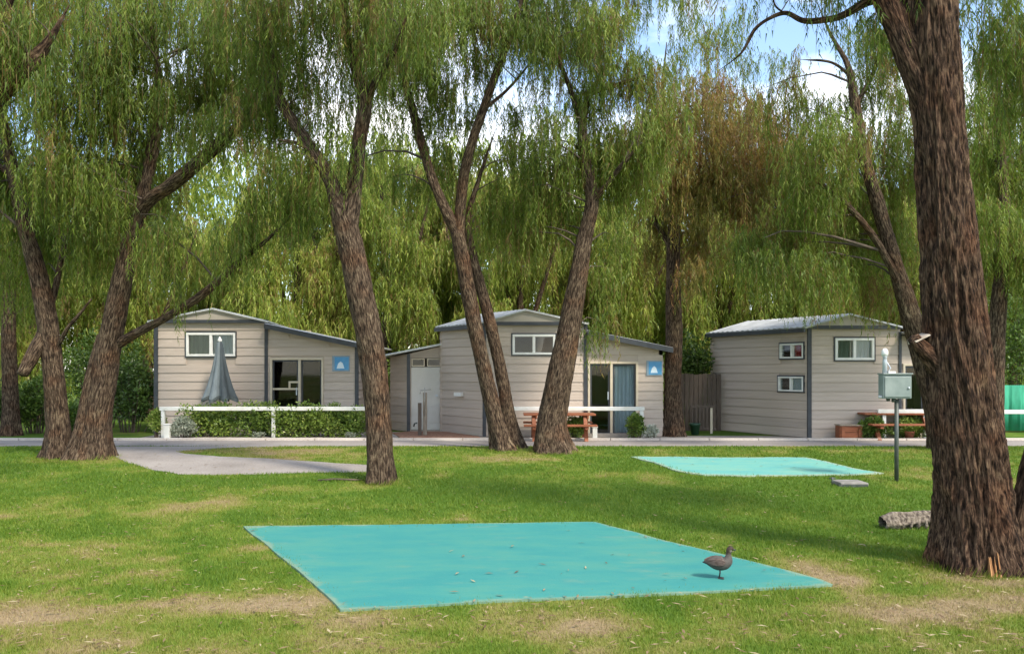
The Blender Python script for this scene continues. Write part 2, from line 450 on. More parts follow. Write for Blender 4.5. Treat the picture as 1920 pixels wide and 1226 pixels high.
class MB:
    """collects shapes into one mesh"""
    def __init__(s):
        s.v, s.f, s.mi, s.smooth = [], [], [], []
    def add(s, verts, faces, mi=0, smooth=False):
        o = len(s.v)
        s.v += [tuple(v) for v in verts]
        for f in faces:
            s.f.append(tuple(i + o for i in f)); s.mi.append(mi); s.smooth.append(smooth)
    def box(s, x0, x1, y0, y1, z0, z1, mi=0):
        v = [(x0, y0, z0), (x1, y0, z0), (x1, y1, z0), (x0, y1, z0), (x0, y0, z1), (x1, y0, z1), (x1, y1, z1), (x0, y1, z1)]
        s.add(v, [(0, 3, 2, 1), (4, 5, 6, 7), (0, 1, 5, 4), (1, 2, 6, 5), (2, 3, 7, 6), (3, 0, 4, 7)], mi)
    def prism(s, pts, y0, y1, mi=0):
        """polygon in x,z pushed along y"""
        n = len(pts)
        v = [(x, y0, z) for x, z in pts] + [(x, y1, z) for x, z in pts]
        f = [tuple(range(n)), tuple(range(2 * n - 1, n - 1, -1))]
        f += [(i, (i + 1) % n, n + (i + 1) % n, n + i)[::-1] for i in range(n)]
        s.add(v, f, mi)
    def prism_z(s, pts, z0, z1, mi=0):
        n = len(pts)
        v = [(x, y, z0) for x, y in pts] + [(x, y, z1) for x, y in pts]
        f = [tuple(range(n - 1, -1, -1)), tuple(range(n, 2 * n))]
        f += [(i, (i + 1) % n, n + (i + 1) % n, n + i) for i in range(n)]
        s.add(v, f, mi)
    def tube(s, pts, rad, seg=10, mi=0, caps=True):
        pts = [Vector(p) for p in pts]
        n = len(pts)
        if not hasattr(rad, '__len__'): rad = [rad] * n
        rings = []
        up = None
        for i in range(n):
            t = (pts[min(i + 1, n - 1)] - pts[max(i - 1, 0)]).normalized()
            if up is None:
                up = t.orthogonal().normalized()
            up = (up - t * up.dot(t)).normalized()
            sd = t.cross(up)
            rings.append([pts[i] + (up * math.cos(a) + sd * math.sin(a)) * rad[i] for a in [2 * math.pi * k / seg for k in range(seg)]])
        v = [p for r in rings for p in r]
        f = []
        for i in range(n - 1):
            for k in range(seg):
                f.append((i * seg + k, i * seg + (k + 1) % seg, (i + 1) * seg + (k + 1) % seg, (i + 1) * seg + k))
        if caps:
            f.append(tuple(range(seg - 1, -1, -1)))
            f.append(tuple((n - 1) * seg + k for k in range(seg)))
        s.add(v, f, mi, True)
    def lathe(s, prof, cx=0, cy=0, seg=16, mi=0, fold=None):
        """prof: (radius, z); fold(k, i) multiplies the radius"""
        v, f = [], []
        for i, (r, z) in enumerate(prof):
            for k in range(seg):
                q = r * (fold(k, i) if fold else 1)
                a = 2 * math.pi * k / seg
                v.append((cx + q * math.cos(a), cy + q * math.sin(a), z))
        for i in range(len(prof) - 1):
            for k in range(seg):
                f.append((i * seg + k, i * seg + (k + 1) % seg, (i + 1) * seg + (k + 1) % seg, (i + 1) * seg + k))
        f.append(tuple(range(seg - 1, -1, -1)))
        f.append(tuple((len(prof) - 1) * seg + k for k in range(seg)))
        s.add(v, f, mi, True)
    def mesh(s, name, *mats):
        me = bpy.data.meshes.new(name)
        me.from_pydata(s.v, [], s.f)
        for m in mats: me.materials.append(m)
        me.polygons.foreach_set('material_index', s.mi)
        me.polygons.foreach_set('use_smooth', s.smooth)
        me.update()
        return me
    def build(s, name, mats, parent=None, loc=(0, 0, 0), rz=0.0, bevel=0.0):
        if not isinstance(mats, (list, tuple)): mats = [mats]
        o = link(name, s.mesh(name, *mats), parent, loc, rz)
        if bevel:
            md = o.modifiers.new('bevel', 'BEVEL'); md.width = bevel; md.segments = 2; md.limit_method = 'ANGLE'
        return o

def np_mesh(name, V, Q, material, attrs=None, smooth=False, tri=False):
    """mesh from numpy arrays; attrs: name -> per-face float array"""
    k = 3 if tri else 4
    me = bpy.data.meshes.new(name)
    me.vertices.add(len(V)); me.vertices.foreach_set('co', np.ascontiguousarray(V, np.float32).ravel())
    nf = len(Q)
    me.loops.add(nf * k); me.loops.foreach_set('vertex_index', np.ascontiguousarray(Q, np.int32).ravel())
    me.polygons.add(nf)
    me.polygons.foreach_set('loop_start', np.arange(0, nf * k, k, dtype=np.int32))
    if smooth: me.polygons.foreach_set('use_smooth', np.ones(nf, bool))
    me.materials.append(material)
    for an, (dom, arr) in (attrs or {}).items():
        if arr.ndim == 2:
            at = me.attributes.new(an, 'FLOAT_VECTOR', dom); at.data.foreach_set('vector', np.ascontiguousarray(arr, np.float32).ravel())
        else:
            at = me.attributes.new(an, 'FLOAT', dom); at.data.foreach_set('value', np.ascontiguousarray(arr, np.float32))
    me.update(calc_edges=True)
    return me

# ------------------------------------------------------------------ ground, road, pads
PAD1 = poly_px([(455, 989), (640, 987), (800, 985), (960, 983), (1115, 981), (1180, 998), (1255, 1018), (1330, 1036), (1400, 1053), (1480, 1073), (1540, 1090), (1560, 1099),
                (1470, 1105), (1330, 1112), (1200, 1118), (1000, 1127), (800, 1138), (643, 1147), (610, 1118), (560, 1076), (505, 1028)])
PAD2 = poly_px([(1185, 857), (1240, 857.5), (1350, 858), (1440, 858), (1510, 859), (1555, 869), (1600, 879), (1660, 888), (1600, 891), (1500, 893), (1400, 894), (1320, 892), (1265, 881), (1225, 869)])
ROADY0, ROADY1 = 19.25, 20.75
DRIVE = poly_px([(185, 838), (215, 856), (250, 870), (290, 882), (335, 889), (400, 890.5), (500, 888), (600, 885), (720, 884), (720, 875), (640, 870), (560, 864), (480, 859), (410, 856), (350, 851), (330, 846), (420, 840), (540, 836.5)])

def dry(x, y):
    """how dry the turf is, 0 lush to 1 bare"""
    n = fbm(x * 0.55, y * 0.55, 1.7, 5)
    n2 = fbm(x * 1.6 + 9, y * 1.6, 4.1, 4)
    n3 = fbm(x * 4.5 + 3, y * 4.5, 6.2, 3)
    d = 0.15 + 1.0 * (n - 0.48) + 1.1 * (n2 - 0.5) + 0.7 * (n3 - 0.5)
    d = d + 0.17 * np.clip((10.0 - y) / 4.0, 0, 1)
    d = d + 0.16 * np.clip((-x - 1.0) / 5, 0, 1) * np.clip((14.5 - y) / 4, 0, 1)
    for cx, cy, rx, ry, a in (BARE if 'BARE' in globals() else ()):
        d = d + a * np.exp(-(((x - cx) / rx) ** 2 + ((y - cy) / ry) ** 2))
    return np.clip(d, 0, 1)

BARE = []
for px, py, rx, ry, a in ((430, 940, 0.9, 0.8, 0.33), (1000, 1175, 2.2, 0.28, 0.38), (560, 1120, 0.8, 0.5, 0.5), (1500, 1060, 0.8, 0.5, 0.55), (1580, 1085, 0.35, 0.3, 0.7),
                          (1830, 1130, 1.0, 0.4, 0.6), (1870, 1090, 0.8, 0.35, 0.7), (1640, 1150, 0.8, 0.3, 0.5), (60, 1160, 0.6, 0.25, 0.6), (240, 1080, 0.7, 0.4, 0.25),
                          (880, 975, 0.8, 0.15, 0.4), (470, 1030, 0.3, 0.5, 0.4), (960, 862, 1.6, 0.8, 0.45), (710, 912, 0.6, 0.4, 0.5), (150, 864, 1.0, 0.5, 0.55), (640, 1160, 1.0, 0.25, 0.3),
                          (1390, 990, 1.5, 0.9, -0.35), (1500, 940, 2.4, 1.3, -0.45), (900, 930, 2.4, 0.9, -0.35), (1200, 875, 2.5, 0.8, -0.30), (420, 900, 1.8, 0.7, -0.35), (300, 925, 1.2, 0.5, -0.2),
                          (130, 990, 1.2, 0.6, -0.25), (560, 846, 2.2, 1.3, 0.42), (60, 850, 2.5, 0.6, -0.25), (1620, 845, 1.5, 0.4, 0.3)):
    g = G(px, py); BARE.append((g.x, g.y, rx, ry, a))

def axis(fine0, fine1, step, far0, far1):
    a = list(np.arange(fine0, fine1 + 1e-6, step))
    s = step
    while a[-1] < far1:
        s *= 1.35; a.append(a[-1] + s)
    s = step
    b = []
    x = fine0
    while x > far0:
        s *= 1.35; x -= s; b.append(x)
    return np.array(b[::-1] + a)

gx = axis(-13, 13, 0.13, -700, 700)
gy = axis(5.4, 22, 0.13, -300, 1400)
XX, YY = np.meshgrid(gx, gy)
V = np.stack([XX.ravel(), YY.ravel(), gz(XX, YY).ravel()], 1)
nx = len(gx)
ii, jj = np.meshgrid(np.arange(len(gy) - 1), np.arange(nx - 1), indexing='ij')
q0 = (ii * nx + jj).ravel()
Q = np.stack([q0, q0 + 1, q0 + nx + 1, q0 + nx], 1)
ground = link('ground', np_mesh('ground', V, Q, GROUND, {'dry': ('POINT', dry(V[:, 0], V[:, 1]))}, True))
tag(ground, 'mown green lawn with dry sandy patches', 'lawn', kind='structure')

def densify(poly, step):
    out = []
    n = len(poly)
    for i in range(n):
        a, b = poly[i], poly[(i + 1) % n]
        k = max(1, int(math.hypot(b[0] - a[0], b[1] - a[1]) / step))
        out += [(a[0] + (b[0] - a[0]) * t / k, a[1] + (b[1] - a[1]) * t / k) for t in range(k)]
    return out

def sheet(name, poly, lift, material, jitter=0.0, step=0.25, skirt=0.06, edge_w=0.25, seed=0):
    """a draped sheet with a short vertical edge"""
    pl = densify(poly, min(step, 0.15))
    if jitter:
        pl = [(x + jitter * (2 * float(fbm(x * 1.3, y * 1.3, 7 + seed, 5)) - 1) * 2, y + jitter * (2 * float(fbm(x * 1.3, y * 1.3, 31 + seed, 5)) - 1) * 2) for x, y in pl]
    xs = [p[0] for p in pl]; ys = [p[1] for p in pl]
    gx_, gy_ = np.meshgrid(np.arange(min(xs), max(xs), step), np.arange(min(ys), max(ys), step))
    gx_, gy_ = gx_.ravel(), gy_.ravel()
    m = inside(pl, gx_, gy_)
    pa = np.array(pl)
    gxy = np.stack([gx_[m], gy_[m]], 1)
    d = np.sqrt(((gxy[:, None, :] - pa[None]) ** 2).sum(2)).min(1) if len(gxy) else np.zeros(0)
    keep = d > step * 0.35
    pts = [Vector(p) for p in pl] + [Vector(p) for p in gxy[keep]]
    n = len(pl)
    vv, ee, ff, *_ = geometry.delaunay_2d_cdt(pts, [(i, (i + 1) % n) for i in range(n)], [], 1, 1e-5)
    arr = np.array([(v.x, v.y) for v in vv])
    dist = np.sqrt(((arr[:, None, :] - pa[None]) ** 2).sum(2)).min(1)
    verts = [(x, y, float(gz(x, y)) + lift) for x, y in arr]
    faces = [tuple(f) for f in ff]
    cnt = {}
    for f in faces:
        for a, b in zip(f, f[1:] + f[:1]):
            cnt[(a, b)] = 1
    rim = [(a, b) for a, b in cnt if (b, a) not in cnt]
    base = len(verts)
    low = {}
    for a, b in rim:
        for k in (a, b):
            if k not in low:
                low[k] = len(verts); x, y, z = verts[k]; verts.append((x, y, z - skirt))
    faces += [(b, a, low[a], low[b]) for a, b in rim]
    me = bpy.data.meshes.new(name)
    me.from_pydata(verts, [], faces)
    me.materials.append(material)
    at = me.attributes.new('edge', 'FLOAT', 'POINT')
    e = np.clip(1 - dist / edge_w, 0, 1)
    at.data.foreach_set('value', np.concatenate([e, np.ones(len(verts) - base)]).astype(np.float32))
    me.update()
    return link(name, me)

tag(sheet('road', [(-60, ROADY0), (60, ROADY0), (60, ROADY1), (-60, ROADY1)], 0.008, ASPHALT, 0.0, 1.5, 0.03), kind='structure')
tag(sheet('driveway', DRIVE, 0.012, GRAVEL, 0.05, 0.3, 0.03), kind='structure')
kb = MB()
for i in range(60):
    x = -36 + i * 1.2
    kb.box(x + 0.01, x + 1.19, ROADY1 + 0.002, ROADY1 + 0.20, -0.03, 0.055)
kerb = kb.build('kerb', KERB, None); tag(kerb, kind='structure')
tag(sheet('patio', [(-9.4, 21.02), (-2.9, 21.02), (-2.9, 23.6), (-9.4, 23.6)], 0.010, PATIO, 0.0, 0.8, 0.03), kind='structure')
tag(sheet('patio', [(-0.9, 21.02), (12.5, 21.02), (12.5, 22.2), (-0.9, 22.2)], 0.010, PATIO, 0.0, 0.8, 0.03), kind='structure')
pad = sheet('painted_slab', PAD1, 0.022, TEAL, 0.018, 0.2, 0.08, 0.12)
tag(pad, 'bright teal painted concrete slab in the lawn with a duck on it', 'slab')
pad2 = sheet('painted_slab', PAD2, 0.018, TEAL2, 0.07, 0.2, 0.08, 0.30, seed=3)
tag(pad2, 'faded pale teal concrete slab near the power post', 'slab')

# ------------------------------------------------------------------ grass blades
def lawn_blades(n, y0, y1, hmul=1.0):
    u = RNG.random(n)
    y = y0 * (y1 / y0) ** u
    x = (RNG.random(n) * 2 - 1) * (0.63 * y + 0.5)
    d = dry(x, y)
    jx, jy = x + 0.10 * RNG.standard_normal(n), y + 0.10 * RNG.standard_normal(n)
    keep = ~inside(PAD1, jx, jy) & ~inside(PAD2, jx, jy) & ~inside(DRIVE, x, y) & (RNG.random(n) > np.clip((d - 0.8) * 1.6, 0, 0.4)) & (y < ROADY0 - 0.03)
    x, y, d = x[keep], y[keep], d[keep]
    n = len(x)
    tuft = fbm(x * 3.1, y * 3.1, 9.9, 3)
    h = (0.020 + 0.030 * RNG.random(n)) * (0.65 + 0.9 * tuft) * hmul * (1 - 0.4 * d)
    w = 0.0035 * (y / 7.0) * (0.7 + 0.6 * RNG.random(n))
    a = RNG.random(n) * 2 * np.pi
    lean = 0.9 * RNG.random(n)
    la = RNG.random(n) * 2 * np.pi
    z = gz(x, y) - 0.003
    c, s = np.cos(a) * w, np.sin(a) * w
    V = np.empty((n, 3, 3))
    V[:, 0] = np.stack([x - c, y - s, z], 1)
    V[:, 1] = np.stack([x + c, y + s, z], 1)
    V[:, 2] = np.stack([x + np.cos(la) * lean * h, y + np.sin(la) * lean * h, z + h], 1)
    t = np.clip(d + 0.16 * RNG.standard_normal(n) + 0.25 * (tuft - 0.5), 0, 1)
    return V.reshape(-1, 3), np.arange(3 * n).reshape(-1, 3), t
V, Q, t = lawn_blades(420000, 5.7, 19.2)
gr = link('grass', np_mesh('grass', V, Q, GRASS, {'tint': ('FACE', t)}, tri=True))
tag(gr, 'short mown grass covering the lawn', 'grass', kind='stuff')

# fallen leaves on the lawn
n = 5200
y = 5.8 * (19 / 5.8) ** RNG.random(n); x = (RNG.random(n) * 2 - 1) * 0.62 * y
k = RNG.random(n) < 0.25 + 0.9 * dry(x, y)
k &= ~inside(PAD1, x, y) | (RNG.random(n) < 0.12)
x, y = x[k], y[k]; n = len(x)
a = RNG.random(n) * 6.283; L = 0.02 + 0.035 * RNG.random(n); w = L * 0.22
zz = gz(x, y) + 0.03 + 0.012 * RNG.random(n)
ca, sa = np.cos(a), np.sin(a)
V = np.stack([np.stack([x - ca * L, y - sa * L, zz], 1), np.stack([x + sa * w, y - ca * w, zz + 0.006], 1), np.stack([x + ca * L, y + sa * L, zz + 0.01 * RNG.random(n)], 1), np.stack([x - sa * w, y + ca * w, zz + 0.004], 1)], 1).reshape(-1, 3)
fl = link('leaf_litter', np_mesh('leaf_litter', V, np.arange(4 * n).reshape(-1, 4), LITTER, {'tint': ('FACE', RNG.random(n))}))
tag(fl, 'dry fallen leaves scattered over the lawn', 'leaf litter', kind='stuff')

# ------------------------------------------------------------------ cabins
def siding_mesh(m):
    b = MB()
    prof = [(-0.030, 0.0), (0.004, 0.0), (0.004, 0.985), (-0.010, 0.985)]     # y, z
    v = [(x, y, z) for x in (0, 1) for y, z in prof]
    b.add(v, [(0, 1, 2, 3), (7, 6, 5, 4), (0, 4, 5, 1), (1, 5, 6, 2), (2, 6, 7, 3), (3, 7, 4, 0)])
    return b.mesh('siding_board', m)
SIDING = [siding_mesh(CLAD), siding_mesh(CLAD2)]
PITCH = 0.232

def subtract(iv, a, b):
    out = []
    for p, q in iv:
        if b <= p or a >= q: out.append((p, q)); continue
        if a > p: out.append((p, a))
        if b < q: out.append((b, q))
    return out

class Wall:
    """vertical wall: local x along it, local -y outwards"""
    def __init__(s, cabin, ox, oy, ex, ey, length, top, openings=(), z0=0.0, boards=True, th=0.09, material=CLAD):
        s.cabin = cabin
        L = math.hypot(ex, ey); s.e = (ex / L, ey / L)
        s.o = (ox, oy); s.len = length
        s.rz = math.atan2(ey, ex)
        s.loc = (ox - cabin.location.x, oy - cabin.location.y, 0)
        tops = list(top)
        us = sorted(set([0, length] + [u for u, _ in tops] + [q for o in openings for q in o[:2]]))
        T = lambda u: float(np.interp(u, [p[0] for p in tops], [p[1] for p in tops]))
        m = MB()
        for a, b in zip(us[:-1], us[1:]):
            if b - a < 1e-4: continue
            mid = (a + b) / 2
            iv = [(z0, None)]
            for o in sorted([o for o in openings if o[0] < mid < o[1]], key=lambda o: o[2]):
                lo = iv[-1][0]; iv[-1] = (lo, o[2]); iv.append((o[3], None))
            for lo, hi in iv:
                if hi is None:
                    m.prism([(a, lo), (b, lo), (b, T(b)), (a, T(a))], 0, th)
                elif hi - lo > 1e-3:
                    m.prism([(a, lo), (b, lo), (b, hi), (a, hi)], 0, th)
        s.obj = m.build('wall', material, cabin, s.loc, s.rz)
        if boards:
            r = 0
            z = z0 + 0.02
            uu = np.linspace(0, length, 400)
            tt = np.interp(uu, [p[0] for p in tops], [p[1] for p in tops])
            while z < tt.max():
                z1 = z + PITCH
                ok = tt >= z1 - 0.03
                if ok.any():
                    iv = [(float(uu[ok].min()), float(uu[ok].max()))]
                    for o in openings:
                        if o[2] < z1 - 0.01 and o[3] > z + 0.01: iv = subtract(iv, o[0], o[1])
                    for p, q in iv:
                        if q - p > 0.05:
                            link('siding_board', SIDING[random.random() < 0.5], s.obj, (p + 0.003, 0, z), 0, (q - p - 0.006, 1, PITCH))
                z = z1; r += 1
    def uz(s, px, py):
        """photo pixel to wall coordinates"""
        dx, dy, dz = (px - 960) / F, 1.0, (HOR - py) / F
        ex, ey = s.e
        # t*(dx,dy) = o + u*e
        det = dx * (-ey) - (-ex) * dy
        t = (s.o[0] * (-ey) - (-ex) * s.o[1]) / det
        u = (dx * s.o[1] - dy * s.o[0]) / det
        return (u, CZ + dz * t)
    def part(s, mb, name, mats, parent=None, bevel=0):
        if parent is not None:
            return mb.build(name, mats, parent, bevel=bevel)
        return mb.build(name, mats, s.cabin, s.loc, s.rz, bevel)

def frame_mb(u0, u1, z0, z1, w, y0, y1, mull=None, mi=0):
    m = MB()
    m.box(u0, u1, y0, y1, z0, z0 + w, mi); m.box(u0, u1, y0, y1, z1 - w, z1, mi)
    m.box(u0, u0 + w, y0, y1, z0 + w, z1 - w, mi); m.box(u1 - w, u1, y0, y1, z0 + w, z1 - w, mi)
    if mull is not None:
        m.box(mull - w * 0.6, mull + w * 0.6, y0 + 0.004, y1 - 0.004, z0 + w, z1 - w, mi)
    return m

def curtain_mb(u0, u1, z0, z1, y, waves=6, amp=0.03):
    m = MB()
    n = waves * 8
    for i in range(n):
        a, b = u0 + (u1 - u0) * i / n, u0 + (u1 - u0) * (i + 1) / n
        ya, yb = y + amp * math.sin(i * math.pi / 4), y + amp * math.sin((i + 1) * math.pi / 4)
        m.add([(a, ya, z0), (b, yb, z0), (b, yb, z1), (a, ya, z1)], [(0, 1, 2, 3)], 0, True)
    return m

def window(wall, u0, u1, z0, z1, mat_=WHITE, curt=(None, None), dark_trim=True, w=0.06):
    mid = (u0 + u1) / 2
    fr = wall.part(frame_mb(u0, u1, z0, z1, w, -0.055, 0.06, mid), 'window', mat_, bevel=0.006)
    if dark_trim:
        fr2 = frame_mb(u0 - 0.035, u1 + 0.035, z0 - 0.035, z1 + 0.035, 0.034, -0.042, 0.05)
        wall.part(fr2, 'window_trim', TRIM, fr)
    for k, (a, b) in enumerate(((u0 + w, mid - w * .6), (mid + w * .6, u1 - w))):
        m = MB(); yy = 0.012 + 0.018 * k
        m.box(a + .001, b - .001, yy, yy + 0.006, z0 + w + .001, z1 - w - .001)
        wall.part(m, 'pane', GLASS, fr)
        if curt[k]:
            wall.part(curtain_mb(a + 0.003, b - 0.003, z0 + .01, z1 - .01, 0.062, 4, 0.012), 'curtain', curt[k], fr)
    return fr

def slider(wall, u0, u1, z0, z1, mid, curt=(None, None), midrail=None, fmat=CREAM):
    w = 0.055
    fr = wall.part(frame_mb(u0, u1, z0, z1, w, -0.05, 0.07, mid), 'door', fmat, bevel=0.006)
    for k, (a, b) in enumerate(((u0 + w, mid - w * .6), (mid + w * .6, u1 - w))):
        yy = 0.0 + 0.03 * k
        if b - a < 0.1: continue
        wall.part(frame_mb(a + .002, b - .002, z0 + w + .002, z1 - w - .002, 0.045, yy, yy + 0.025, None), 'door_panel', TRIM if fmat is CREAM else fmat, fr)
        m = MB(); m.box(a + 0.046, b - 0.046, yy + 0.009, yy + 0.015, z0 + w + 0.046, z1 - w - 0.046)
        wall.part(m, 'pane', GLASS, fr)
        if curt[k]:
            wall.part(curtain_mb(a, b, z0 + 0.03, z1 - 0.03, 0.115, 6, 0.03), 'curtain', curt[k], fr)
    if midrail is not None:
        m = MB(); m.box(u0 + w + .01, mid - w * .6 - .01, -0.012, -0.002, midrail - 0.025, midrail + 0.025)
        m.box(mid - 0.30, mid - 0.04, -0.016, -0.004, midrail + 0.16, midrail + 0.21)
        m.box(mid - 0.30, mid - 0.25, -0.015, -0.005, midrail + 0.02, midrail + 0.17)
        wall.part(m, 'crossbar', fmat, fr)
    m = MB(); m.box(mid - 0.095, mid - 0.07, -0.035, 0.0, z0 + 0.95, z0 + 1.15)
    wall.part(m, 'handle', GALV, fr)
    return fr

def roof_plane(cabin, a, b, c, d, material, name='roof', th=0.035, ribs=True):
    """corrugated sheet over quad a-b (eave) to d-c (ridge); ribs run from eave to ridge"""
    a, b, c, d = [Vector(p) - Vector((cabin.location.x, cabin.location.y, 0)) for p in (a, b, c, d)]
    n = max(2, int((b - a).length / 0.05)) if ribs else 1
    nrm = (b - a).cross(d - a).normalized()
    if nrm.z < 0: nrm = -nrm
    v = []
    for i in range(n + 1):
        t = i / n
        h = nrm * (0.018 * ((i % 4) in (1, 2))) if ribs else nrm * 0
        p, q = a.lerp(b, t), d.lerp(c, t)
        v += [p + h, q + h, p - nrm * th, q - nrm * th]
    f = []
    for i in range(n):
        o = i * 4
        f += [(o, o + 4, o + 5, o + 1), (o + 2, o + 3, o + 7, o + 6), (o, o + 2, o + 6, o + 4), (o + 1, o + 5, o + 7, o + 3)]
    f += [(0, 1, 3, 2), (4 * n, 4 * n + 2, 4 * n + 3, 4 * n + 1)]
    m = MB(); m.add(v, f)
    return m.build(name, material, cabin)

def bar(cabin, p, q, w, h, material, name):
    """rectangular bar between two points (w across, h tall)"""
    p, q = Vector(p), Vector(q)
    o = Vector((cabin.location.x, cabin.location.y, 0))
    t = (q - p).normalized(); s = Vector((-t.y, t.x, 0)).normalized() * w / 2; u = Vector((0, 0, h / 2))
    v = [x - o + i * s + j * u for x in (p, q) for i, j in ((-1, -1), (1, -1), (1, 1), (-1, 1))]
    m = MB(); m.add(v, [(0, 1, 2, 3), (7, 6, 5, 4), (0, 4, 5, 1), (1, 5, 6, 2), (2, 6, 7, 3), (3, 7, 4, 0)])
    return m.build(name, material, cabin)

def cabin(name, label, Yf, px_l, px_m, px_r, eave, apex, wing_l, wing_r, back, side_vis, spec):
    """gabled front from px_l to px_m with a lean-to wing from px_m to px_r; back = vector of the left wall"""
    ax, mx_, rx = [(p - 960) / F * Yf for p in (px_l, px_m, px_r)]
    root = empty(name, (ax, Yf, 0), 0, label, 'cabin', 'park cabins')
    wg, ww = mx_ - ax, rx - mx_
    pix = lambda px, py: ((px - 960) / F * Yf, CZ + (HOR - py) / F * Yf)
    ops = []
    for key in ('window', 'door'):
        x0, y0, x1, y1 = spec[key]
        (u0, zt), (u1, zb) = pix(x0, y0), pix(x1, y1)
        spec[key + '_uz'] = (u0 - ax, u1 - ax, zb, zt)
    wu = spec['window_uz']; du = spec['door_uz']
    front = Wall(root, ax, Yf, 1, 0, wg, [(0, eave), (wg, eave)], [wu], 0.0)
    window(front, *wu, curt=spec['wcurt'])
    du_w = (du[0] - wg, du[1] - wg, du[2], du[3])
    wing = Wall(root, mx_, Yf, 1, 0, ww, [(0, wing_l), (ww, wing_r)], [du_w], 0.0)
    slider(wing, *du_w, spec['door_mid'] / 1.0, spec['dcurt'], spec.get('midrail'))
    # gable sheet over the front wall, set a little proud
    cx = ax + wg * spec.get('apex_t', 0.5)
    o = root.location
    m = MB(); m.prism([(-0.12, eave + 0.005), (wg + 0.05, eave + 0.005), (cx - ax, apex - 0.04)], -0.10, 0.05)
    m.build('gable', spec.get('gable_mat', GABLE), root)
    m = MB(); m.box(-0.14, wg + 0.07, -0.125, -0.102, eave - 0.045, eave + 0.045)
    m.build('fascia', TRIM, root)
    bx, by = back
    yo = -0.16
    e0 = (ax - 0.14, Yf + yo, eave + 0.0); e1 = (ax - 0.14 + bx, Yf + by, eave + 0.0)
    r0 = (cx, Yf + yo, apex); r1 = (cx + bx, Yf + by, apex)
    f0 = (mx_ + 0.08, Yf + yo, eave + 0.0); f1 = (mx_ + 0.08 + bx, Yf + by, eave + 0.0)
    roof_plane(root, e0, e1, r1, r0, ROOF)
    roof_plane(root, f0, f1, r1, r0, ROOF)
    bar(root, (e0[0] - 0.02, e0[1] + 0.02, eave - 0.075), (e1[0] - 0.02, e1[1], eave - 0.075), 0.05, 0.10, TRIM, 'gutter')
    # wing roof falls to the right
    w0 = (mx_ + 0.02, Yf - 0.30, wing_l + 0.06); w1 = (rx + 0.22, Yf - 0.30, wing_r + 0.06 - 0.22 * (wing_l - wing_r) / ww)
    w0b = (w0[0], Yf + by, w0[2]); w1b = (w1[0], Yf + by, w1[2])
    roof_plane(root, w1, w1b, w0b, w0, ROOF)
    bar(root, (w0[0], w0[1] - 0.02, w0[2] - 0.06), (w1[0], w1[1] - 0.02, w1[2] - 0.06), 0.03, 0.13, TRIM, 'fascia')
    # walls out of sight that close the building
    L = math.hypot(bx, by)
    left = Wall(root, ax + bx, Yf + by, -bx, -by, L, [(0, eave), (L, eave)], spec.get('side_ops_fn', lambda: [])() if False else [], 0.0, boards=False) if not side_vis else None
    right = Wall(root, rx, Yf, 0, 1, by, [(0, wing_r), (by, wing_r)], [], 0.0, boards=True)
    rear = Wall(root, rx, Yf + by, -1, 0, rx - ax - bx, [(0, wing_r), (ww, wing_l), (ww + 0.01, eave), (rx - ax - bx, eave)], [], 0.0, boards=False)
    m = MB(); m.prism_z([(0.05, 0.12), (wg + ww - 0.05, 0.12), (wg + ww - 0.05, by - 0.05), (bx + 0.1, by - 0.05)], 0.02, 0.10)
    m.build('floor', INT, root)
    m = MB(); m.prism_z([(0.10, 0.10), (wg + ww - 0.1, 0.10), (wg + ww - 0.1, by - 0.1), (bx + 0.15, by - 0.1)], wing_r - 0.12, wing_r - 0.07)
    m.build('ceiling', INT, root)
    m = MB(); m.box(bx * 0.7 + 0.12, wg + ww - 0.1, by * 0.7, by * 0.7 + 0.05, 0.101, wing_r - 0.121); m.build('dark_backing_panel', INT, root)  # near-black panel added, with the ceiling, to keep the rooms dark
    # dark corner trims
    for u, h, w in spec['trims']:
        m = MB(); m.box(u - w / 2, u + w / 2, -0.050, -0.0305, 0.0, h)
        m.box(u - w / 2 + .001, u + w / 2 - .001, -0.0306, 0.02, 0.0, h - .002)
        m.build('corner_trim', TRIM, root)
    return root, dict(ax=ax, mx=mx_, rx=rx, Yf=Yf, wg=wg, ww=ww, front=front, wing=wing)

def zat(py, Y): return CZ + (HOR - py) / F * Y

# cabin with the closed umbrella
Y1 = 23.2
c1, i1 = cabin('cabin', 'beige weatherboard cabin behind the closed grey umbrella and long hedge', Y1, 290, 500, 672, zat(603, Y1), zat(579, Y1), zat(612, Y1), zat(648, Y1), (-0.6, 5.2), False,
    dict(window=(350, 624, 442, 668), door=(507, 671, 607, 806), door_mid=(562 - 500) / F * Y1, wcurt=(CURTAING, CURTAIN), dcurt=(None, None), midrail=zat(729, Y1), apex_t=0.53,  # pale curtain in the right pane stands for light reflected in the glass
         trims=[(0.05, zat(603, Y1), 0.11), (3.045, zat(606, Y1), 0.09), (5.50, zat(650, Y1), 0.10)]))
# middle cabin
Y2 = 22.0
c2, i2 = cabin('cabin', 'beige weatherboard cabin behind the leaning trunks with pale curtain in its door', Y2, 906, 1098, 1242, zat(607, Y2), zat(581, Y2), zat(625, Y2), zat(654, Y2), (-1.25, 1.75), True,
    dict(window=(961, 627, 1041, 665), door=(1102, 678, 1196, 818), door_mid=(1146 - 1098) / F * Y2, wcurt=(None, None), dcurt=(None, CURTAIN), apex_t=0.42,
         trims=[(0.03, zat(607, Y2), 0.09), (2.64, zat(610, Y2), 0.09)]))
s2 = Wall(c2, i2['ax'] - 1.25, Y2 + 1.75, 1.25, -1.75, 2.15, [(0, zat(607, Y2)), (2.15, zat(607, Y2))], [], 0.0)
m = MB(); m.box(0.9, 1.25, -0.12, -0.032, 1.02, 1.12); s2.part(m, 'wall_light', WHITE)
